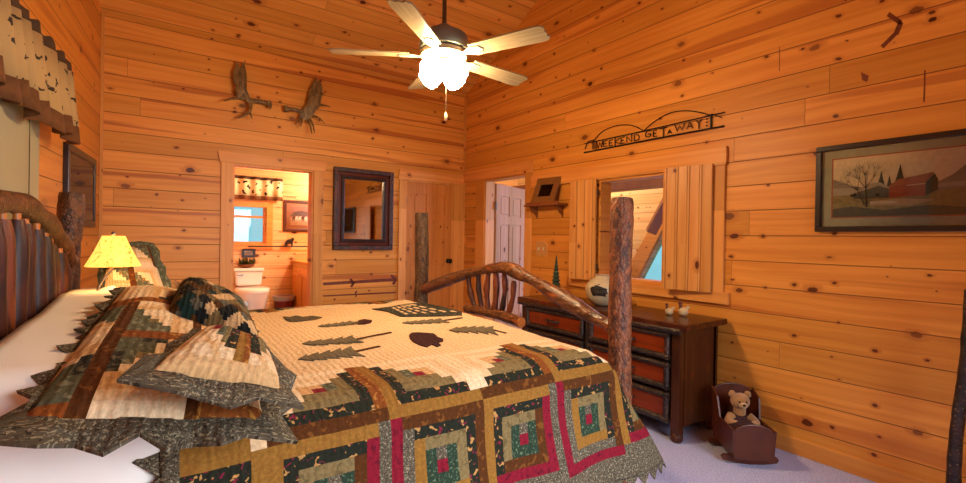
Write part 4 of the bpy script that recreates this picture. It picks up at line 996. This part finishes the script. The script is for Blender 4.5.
bm = bmesh.new(); f = bm.faces.new([bm.verts.new((x, y, 0)) for x, y in goat]); bmesh.ops.triangulate(bm, faces=[f]); bmesh.ops.subdivide_edges(bm, edges=bm.edges[:], cuts=3)
bm.verts.ensure_lookup_table(); mb = MB(); mb.v = [on_vase(v.co.x, v.co.y) for v in bm.verts]; mb.f = [[v.index for v in f.verts] for f in bm.faces]; mb.m = [0]*len(mb.f); bm.free()
mb.build('goat_motif', flat('goat_black', '#1E1612', .5), vase)
# tree ornament
tc = Vector((3.02, 3.09, DT)); tr = thing('tree_figurine', 'slim dark green carved pine tree ornament on the far end of the dresser', 'ornament', tc)
mb = MB()
prof = []
for k in range(9):
    z = .09+k*.033; r = .050*(1-k/9.5); prof += [(r, z), (r*.55, z+.024)]
prof.append((.001, .395)); mb.lathe(prof, tc, 10); mb.build('foliage', flat('dark_green_paint', '#1E3A26', .6, var=.3), tr, smooth=False)
MB().tube([tc, tc+Vector((0, 0, .10))], .007, 8).build('trunk', m_beam, tr); MB().lathe([(.03, 0), (.03, .008), (.005, .012)], tc, 16).build('base', m_beam, tr)
# two small bird figurines
for (px, py, s_, lab) in ((669, 315, .9, 'small cream and brown bird figurine on the dresser, the farther of two'), (683, 316, 1.1, 'small cream and brown bird figurine on the dresser, nearest its right end')):
    c = at_z(px, py, DT); t = thing('bird_figurine', lab, 'figurine', c, 'bird figurines on the dresser')
    MB().ball(c+Vector((0, 0, .028*s_)), .022*s_, .034*s_, .028*s_).build('body', flat('cream_clay', '#C8B08A', .5), t, smooth=True)
    MB().tube([c+Vector((0, .018, .04))*s_ if False else c+Vector((0, .015*s_, .04*s_)), c+Vector((0, .02*s_, .075*s_))], [.014*s_, .009*s_], 10).build('neck', flat('brown_clay', '#5A2A18', .5), t, smooth=True)
    MB().ball(c+Vector((0, .022*s_, .082*s_)), .013*s_).build('head', flat('red_brown_clay', '#6A2A1A', .5), t, smooth=True)
    MB().prism([(0, 0), (.03*s_, .035*s_), (.01*s_, .04*s_), (-.015*s_, .012*s_)], c+Vector((-.004, -.02*s_, .03*s_)), (0, -1, 0), Z_, (.008, 0, 0)).build('tail', flat('pale_clay', '#D8C8A8', .5), t)

# ------------------------------------------------------------------ cradle and teddy
m_crad = flat('cradle_wood', '#5A2812', .35, var=.3, scale=12)
cf = at_z(754, 461, .045); ax = Vector((.20, .22, 0)).normalized(); lat = Vector((ax.y, -ax.x, 0))
M = Matrix((lat, ax, Vector((0, 0, 1)))).transposed().to_4x4(); M.translation = Vector((cf.x, cf.y, 0))
cr = thing('doll_cradle', 'small dark wooden doll cradle on rockers beside the dresser', 'cradle', (cf.x, cf.y, 0))
def cbuild(mb, name, mat, par=cr, **k):
    for i, v in enumerate(mb.v): mb.v[i] = M @ v
    return mb.build(name, mat, par, **k)
LEN = .33
arch = lambda w0, w1, z0, z1: [(-w0, z0), (w0, z0), (w1, z1-.06)]+[(w1*math.cos(a), z1-.06+.06*math.sin(a)) for a in [PI*i/10 for i in range(1, 10)]]+[(-w1, z1-.06)]
cbuild(MB().prism(arch(.105, .115, .045, .255), (0, 0, 0), X_, Z_, (0, .012, 0)), 'foot_panel', m_crad, bevel=.003)
cbuild(MB().prism(arch(.105, .125, .045, .40), (0, LEN, 0), X_, Z_, (0, .012, 0)), 'head_panel', m_crad, bevel=.003)
for s_ in (-1, 1):
    mb = MB(); mb.add([(s_*.100, 0, .05), (s_*.112, 0, .22), (s_*.112, .20, .22), (s_*.120, .23, .34), (s_*.120, LEN, .38), (s_*.100, LEN, .05)]+[(s_*.100+s_*.01, 0, .05), (s_*.112+s_*.01, 0, .22), (s_*.112+s_*.01, .20, .22), (s_*.120+s_*.01, .23, .34), (s_*.120+s_*.01, LEN, .38), (s_*.100+s_*.01, LEN, .05)],
        [(0, 1, 2, 3, 4, 5), (11, 10, 9, 8, 7, 6)]+[(i, (i+1) % 6, 6+(i+1) % 6, 6+i) for i in range(6)]); cbuild(mb, 'side_panel', m_crad)
cbuild(MB().box((-.1, .005, .05), (.1, LEN, .062)), 'bottom_board', m_crad)
for y in (.05, LEN-.05):
    pts = [(-.16, y, .035), (-.15, y, .018), (-.08, y, .006), (0, y, 0), (.08, y, .006), (.15, y, .018), (.16, y, .035), (.15, y, .05), (-.15, y, .05)]
    cbuild(MB().prism([(p[0], p[2]) for p in pts], (0, y, 0), X_, Z_, (0, .018, 0)), 'rocker', m_crad)
# teddy
def fur(name, hx):
    t = NT(name); a = t.nz(t.obj(), 120, 3, .7); c = srgb(hx); t.set(Base_Color=t.mix(a, tuple(x*.6 for x in c[:3])+(1,), tuple(min(1, x*1.25) for x in c[:3])+(1,)), Roughness=.95); t.b.inputs['Sheen Weight'].default_value = .4; t.bump(a, .8, .01); return t.m
m_fur = fur('teddy_fur', '#A8763E'); m_fur2 = fur('teddy_muzzle', '#BE9460'); m_plaid = flat('teddy_clothes', '#3A1A1C', .9, var=.4, scale=25)
td = thing('teddy_bear', 'light brown teddy bear in dark red clothes sitting in the doll cradle', 'teddy bear', M @ Vector((0, .2, .07)))
T = Vector
def tb(c, r, name, mat, rot=0): mb = MB(); mb.ball(c, *r); return cbuild(mb, name, mat, td, smooth=True)
mb = MB(); mb.ball((0, .22, .17), .062, .055, .085); mb.ball((0, .205, .325), .056, .05, .05); mb.tube([(0, .21, .24), (0, .208, .29)], .035, 12)
bear = cbuild(mb, 'body', m_fur, td, smooth=True)
for s_ in (-1, 1):
    tb((s_*.046, .212, .366), (.022, .013, .022), 'ear', m_fur); tb((s_*.02, .157, .334), (.0055, .005, .0055), 'eye', m_black)
    mb = MB(); mb.tube(smoothpath([(s_*.05, .20, .235), (s_*.078, .165, .205), (s_*.045, .13, .20)], 5), [.026]*10+[.024], 12); mb.ball((s_*.043, .128, .20), .026); cbuild(mb, 'arm', m_fur, td, smooth=True)
tb((0, .162, .312), (.026, .022, .02), 'muzzle', m_fur2); tb((0, .141, .318), (.009, .006, .007), 'nose', m_black)
mb = MB(); mb.ball((0, .215, .185), .07, .062, .075); cbuild(mb, 'dress', m_plaid, td, smooth=True)
bk_ = MB()
vs = []; n = 14
for j in range(n+1):
    for i in range(n+1): x, y = -.095+.19*i/n, .02+.16*j/n; vs.append((x, y, .19+.035*math.cos(x*14)+.012*noise.noise(Vector((x*30, y*30, 0)))))
bk_.add(vs, [(j*(n+1)+i, j*(n+1)+i+1, (j+1)*(n+1)+i+1, (j+1)*(n+1)+i) for j in range(n) for i in range(n)])
pb_ = cbuild(bk_, 'doll_blanket', m_plaid, None, smooth=True, solid=.01); tag(pb_, 'dark plaid doll blanket spread inside the cradle below the teddy bear', 'blanket')

# dark bark pole at the right edge of the view
pts = smoothpath([at_x(953, 500, 3.12), at_x(954, 470, 3.12), at_x(958, 420, 3.12), at_x(966, 370, 3.12), at_x(969, 330, 3.12), at_x(972, 290, 3.12)], 8)
pts = [Vector((pts[0].x, pts[0].y+.0, 0))]+pts
pp = MB().tube(pts, .026, 14, bump=.15, bs=20).build('bark_pole', m_dlog, smooth=True); tag(pp, 'crooked dark bark pole standing by the right wall at the edge of view', 'pole')

# ------------------------------------------------------------------ bathroom things
tx = at_y(250, 285, 6.55).x; TY = YBB-.02
toi = thing('toilet', 'white toilet with its tank against the bathroom back wall', 'toilet', (tx, 6.4, 0))
tz = at_y(250, 268, 6.66).z; sz = at_y(250, 290, 6.3).z
tw = (at_y(264, 268, 6.62)-at_y(236, 268, 6.62)).length/2
mb = MB(); mb.add([(tx-tw*.92, TY-.2, sz+.02), (tx+tw*.92, TY-.2, sz+.02), (tx+tw*.92, TY, sz+.02), (tx-tw*.92, TY, sz+.02), (tx-tw, TY-.215, tz-.04), (tx+tw, TY-.215, tz-.04), (tx+tw, TY, tz-.04), (tx-tw, TY, tz-.04)], [(3,2,1,0),(4,5,6,7),(0,1,5,4),(1,2,6,5),(2,3,7,6),(3,0,4,7)])
mb.build('tank', m_white, toi, bevel=.02); MB().box((tx-tw-.012, TY-.228, tz-.038), (tx+tw+.012, TY+.0, tz)).build('tank_lid', m_white, toi, bevel=.01)
def oval(z, rx, ry, cy): return [Vector((tx+rx*math.cos(2*PI*k/28), cy+ry*math.sin(2*PI*k/28), z)) for k in range(28)]
def loft(rings, name, mat, par):
    n = len(rings[0]); mb = MB(); mb.add(sum(rings, []), [(i*n+k, i*n+(k+1) % n, (i+1)*n+(k+1) % n, (i+1)*n+k) for i in range(len(rings)-1) for k in range(n)]+[list(range(n))[::-1], [(len(rings)-1)*n+k for k in range(n)]]); return mb.build(name, mat, par, smooth=True)
cy = TY-.42
loft([oval(0, .11, .22, cy+.06), oval(.12, .10, .2, cy+.06), oval(.22, .12, .22, cy+.03), oval(sz-.08, .185, .25, cy), oval(sz-.03, .195, .26, cy)], 'bowl', m_white, toi)
loft([oval(sz-.03, .2, .265, cy), oval(sz, .2, .265, cy), oval(sz+.015, .185, .25, cy)], 'seat_lid', m_white, toi)
MB().box((tx-tw+.02, TY-.235, tz-.09), (tx-tw+.09, TY-.215, tz-.075)).build('flush_handle', m_chrome, toi)
# greenery basket on tank
gc = Vector((tx-.02, TY-.11, tz)); g = thing('greenery_arrangement', 'low arrangement of green leaves in a dish on the toilet tank', 'plant', gc)
MB().lathe([(.05, 0), (.09, .02), (.10, .045)], gc, 18).build('dish', m_beam, g, smooth=True)
mb = MB(); rr = random.Random(5)
for i in range(120):
    a, e = rr.uniform(0, 2*PI), rr.uniform(.1, 1.4); L = rr.uniform(.08, .17); b0 = gc+Vector((rr.uniform(-.09, .09), rr.uniform(-.05, .05), .04)); d = Vector((math.cos(a)*math.cos(e), math.sin(a)*math.cos(e)*.6, math.sin(e)*.7)); s_ = d.cross(Vector((0, 0, 1))).normalized()*.014
    mb.add([b0, b0+d*L*.5+s_, b0+d*L, b0+d*L*.5-s_], [(0, 1, 2, 3)])
lf = mb.build('leaves', flat('olive_leaves', '#5A5A28', .7, var=.3), g); lf['kind'] = 'stuff'
# small framed sign
def bath_frame(name, label, x0p, y0p, x1p, y1p, fwid, matw, fm, mm_, art):
    a, b = at_y(x0p, y1p, YBB), at_y(x1p, y0p, YBB); return framed(name, label, Vector((a.x, YBB, a.z)), X_, Z_, (0, -1, 0), b.x-a.x, b.z-a.z, fwid, .02, matw, fm, mm_, art)
bath_frame('framed_sign', 'tiny dark framed white card above the toilet tank', 241.5, 248.5, 255.5, 257.5, .03, .01, m_frame, flat('card_white', '#DCCFC0', .8), ([F_('C8B8A8'), F_('4A3A30')], [(0, sq), (1, [(.2, .45), (.8, .45), (.8, .55), (.2, .55)])]))
hA = [F_('B07A6A'), F_('6E5A5C'), F_('D8B08C'), F_('F0E6D8'), F_('5A3A34')]
hart = [(0, sq), (1, [(0, .5), (.1, .72), (.3, .8), (.5, .74), (.8, .85), (1, .7), (1, .5)]), (2, [(0, 0), (1, 0), (1, .4), (0, .4)])]
for i in range(10): x = .06+i*.09; hart.append((3 if i % 3 else 4, [(x, .22), (x+.015, .22), (x+.02, .32), (x+.05, .32), (x+.055, .22), (x+.07, .24), (x+.07, .42), (x+.08, .52), (x+.05, .50), (x+.01, .46), (x, .4)]))
bath_frame('framed_picture', 'framed print of a row of white horses on the bathroom wall', 283, 202.5, 330, 231.5, .04, .05, flat('mahogany', '#4A1E14', .3), flat('rose_mat', '#B88468', .8), (hA, hart))
# bath valance
bv = thing('bathroom_valance', 'short cream valance printed with black cabins and bears over the bathroom window', 'valance', (BW[0], YBB, 2.0))
za, zb = at_y(260, 196, YBB-.08).z, at_y(260, 180, YBB-.08).z; xe = at_y(283, 190, YBB-.08).x
t = NT('bath_valance_cloth'); n_ = t.nz(t.obj(), 17, 1.5, .4, .4); t.set(Base_Color=t.mix(t.sm(n_, .63, .645), srgb('#E2CE9C'), srgb('#2A1E18')), Roughness=.95)
def bstrip(z0, z1, mat, name):
    mb = MB(); n = 140; vs = []
    for i in range(n+1):
        x = .53+(xe-.53)*i/n
        for z in (z0, z1): vs.append(Vector((x, YBB-.08-.018*math.sin(x*46), z)))
    mb.add(vs, [(2*i, 2*i+1, 2*i+3, 2*i+2) for i in range(n)]); mb.build(name, mat, bv, smooth=True, solid=.003)
bstrip(za, zb, t.m, 'printed_cloth'); bstrip(za-.05, za, m_valb, 'hem_band'); bstrip(zb, zb+.04, m_vald, 'heading')
# bear towel bar
p0, p1 = at_y(292, 245, YBB-.05), at_y(330, 248, YBB-.05)
tb_ = thing('towel_bar', 'iron towel bar with a standing black bear silhouette on the bathroom wall', 'towel bar', (p0.x, YBB, p0.z))
MB().tube([(p0.x-.55, YBB-.05, p0.z-.02), (2.3, YBB-.05, p0.z-.02)], .008, 8).build('bar', m_iron, tb_, smooth=True)
bo = [(0, 0), (.02, .35), (.15, .6), (.35, .75), (.6, .78), (.78, .95), (.9, .92), (1.0, .75), (.93, .65), (.85, .4), (.82, 0), (.7, 0), (.66, .25), (.35, .25), (.28, 0), (.16, 0), (.14, .2), (.1, 0)]
MB().prism([(x*.13, y*.13) for x, y in bo], (p0.x-.1, YBB-.06, p0.z-.02), X_, Z_, (0, .01, 0)).build('bear_silhouette', m_iron, tb_)
for xx in (p0.x-.5, p0.x, 2.2): MB().tube([(xx, YBB, p0.z-.02), (xx, YBB-.05, p0.z-.02)], .008, 8).build('bracket', m_iron, tb_)
# bin
bc = at_y(285, 308, 6.55); bn = thing('waste_bin', 'small dark red waste bin with a pale plastic liner beside the toilet', 'bin', (bc.x, 6.62, 0))
bh = at_y(285, 295.5, 6.55).z-.02
MB().lathe([(.10, 0), (.125, bh)], (bc.x, 6.62, 0), 24).build('bin_body', flat('bin_red', '#7A2418', .5), bn, smooth=True)
MB().lathe([(.127, bh-.05), (.140, bh-.02), (.138, bh+.012), (.122, bh+.014), (.118, bh-.03)], (bc.x, 6.62, 0), 24).build('liner', flat('liner_plastic', '#B8AEA0', .4), bn, smooth=True)
# small blue item beside toilet
sb = at_y(243, 305, 6.1)
tl = MB().lathe([(.045, 0), (.05, .02), (.05, sb.z+.02), (.03, sb.z+.04), (.001, sb.z+.042)], (sb.x, 6.1, 0), 20).build('toilet_brush_holder', flat('pale_blue_plastic', '#8FB4DC', .3), smooth=True); tag(tl, 'small pale blue canister on the floor in front of the toilet', 'canister')
# vanity
vx = at_y(305, 270, 6.2).x; vz = at_y(308, 262, 6.2).z
vn = thing('bathroom_vanity', 'pine vanity cabinet at the right side of the bathroom', 'cabinet', (vx, 6.3, 0))
MB().box((vx, 5.75, 0), (2.44, YBB-.01, vz-.03)).build('cabinet_body', m_bathl, vn); MB().box((vx-.02, 5.73, vz-.03), (2.445, YBB-.005, vz)).build('countertop', m_trimh, vn, bevel=.005)
for y in (5.80, 6.32): MB().box((vx-.015, y, .12), (vx, y+.46, vz-.2)).build('door', m_trimv, vn, bevel=.004)
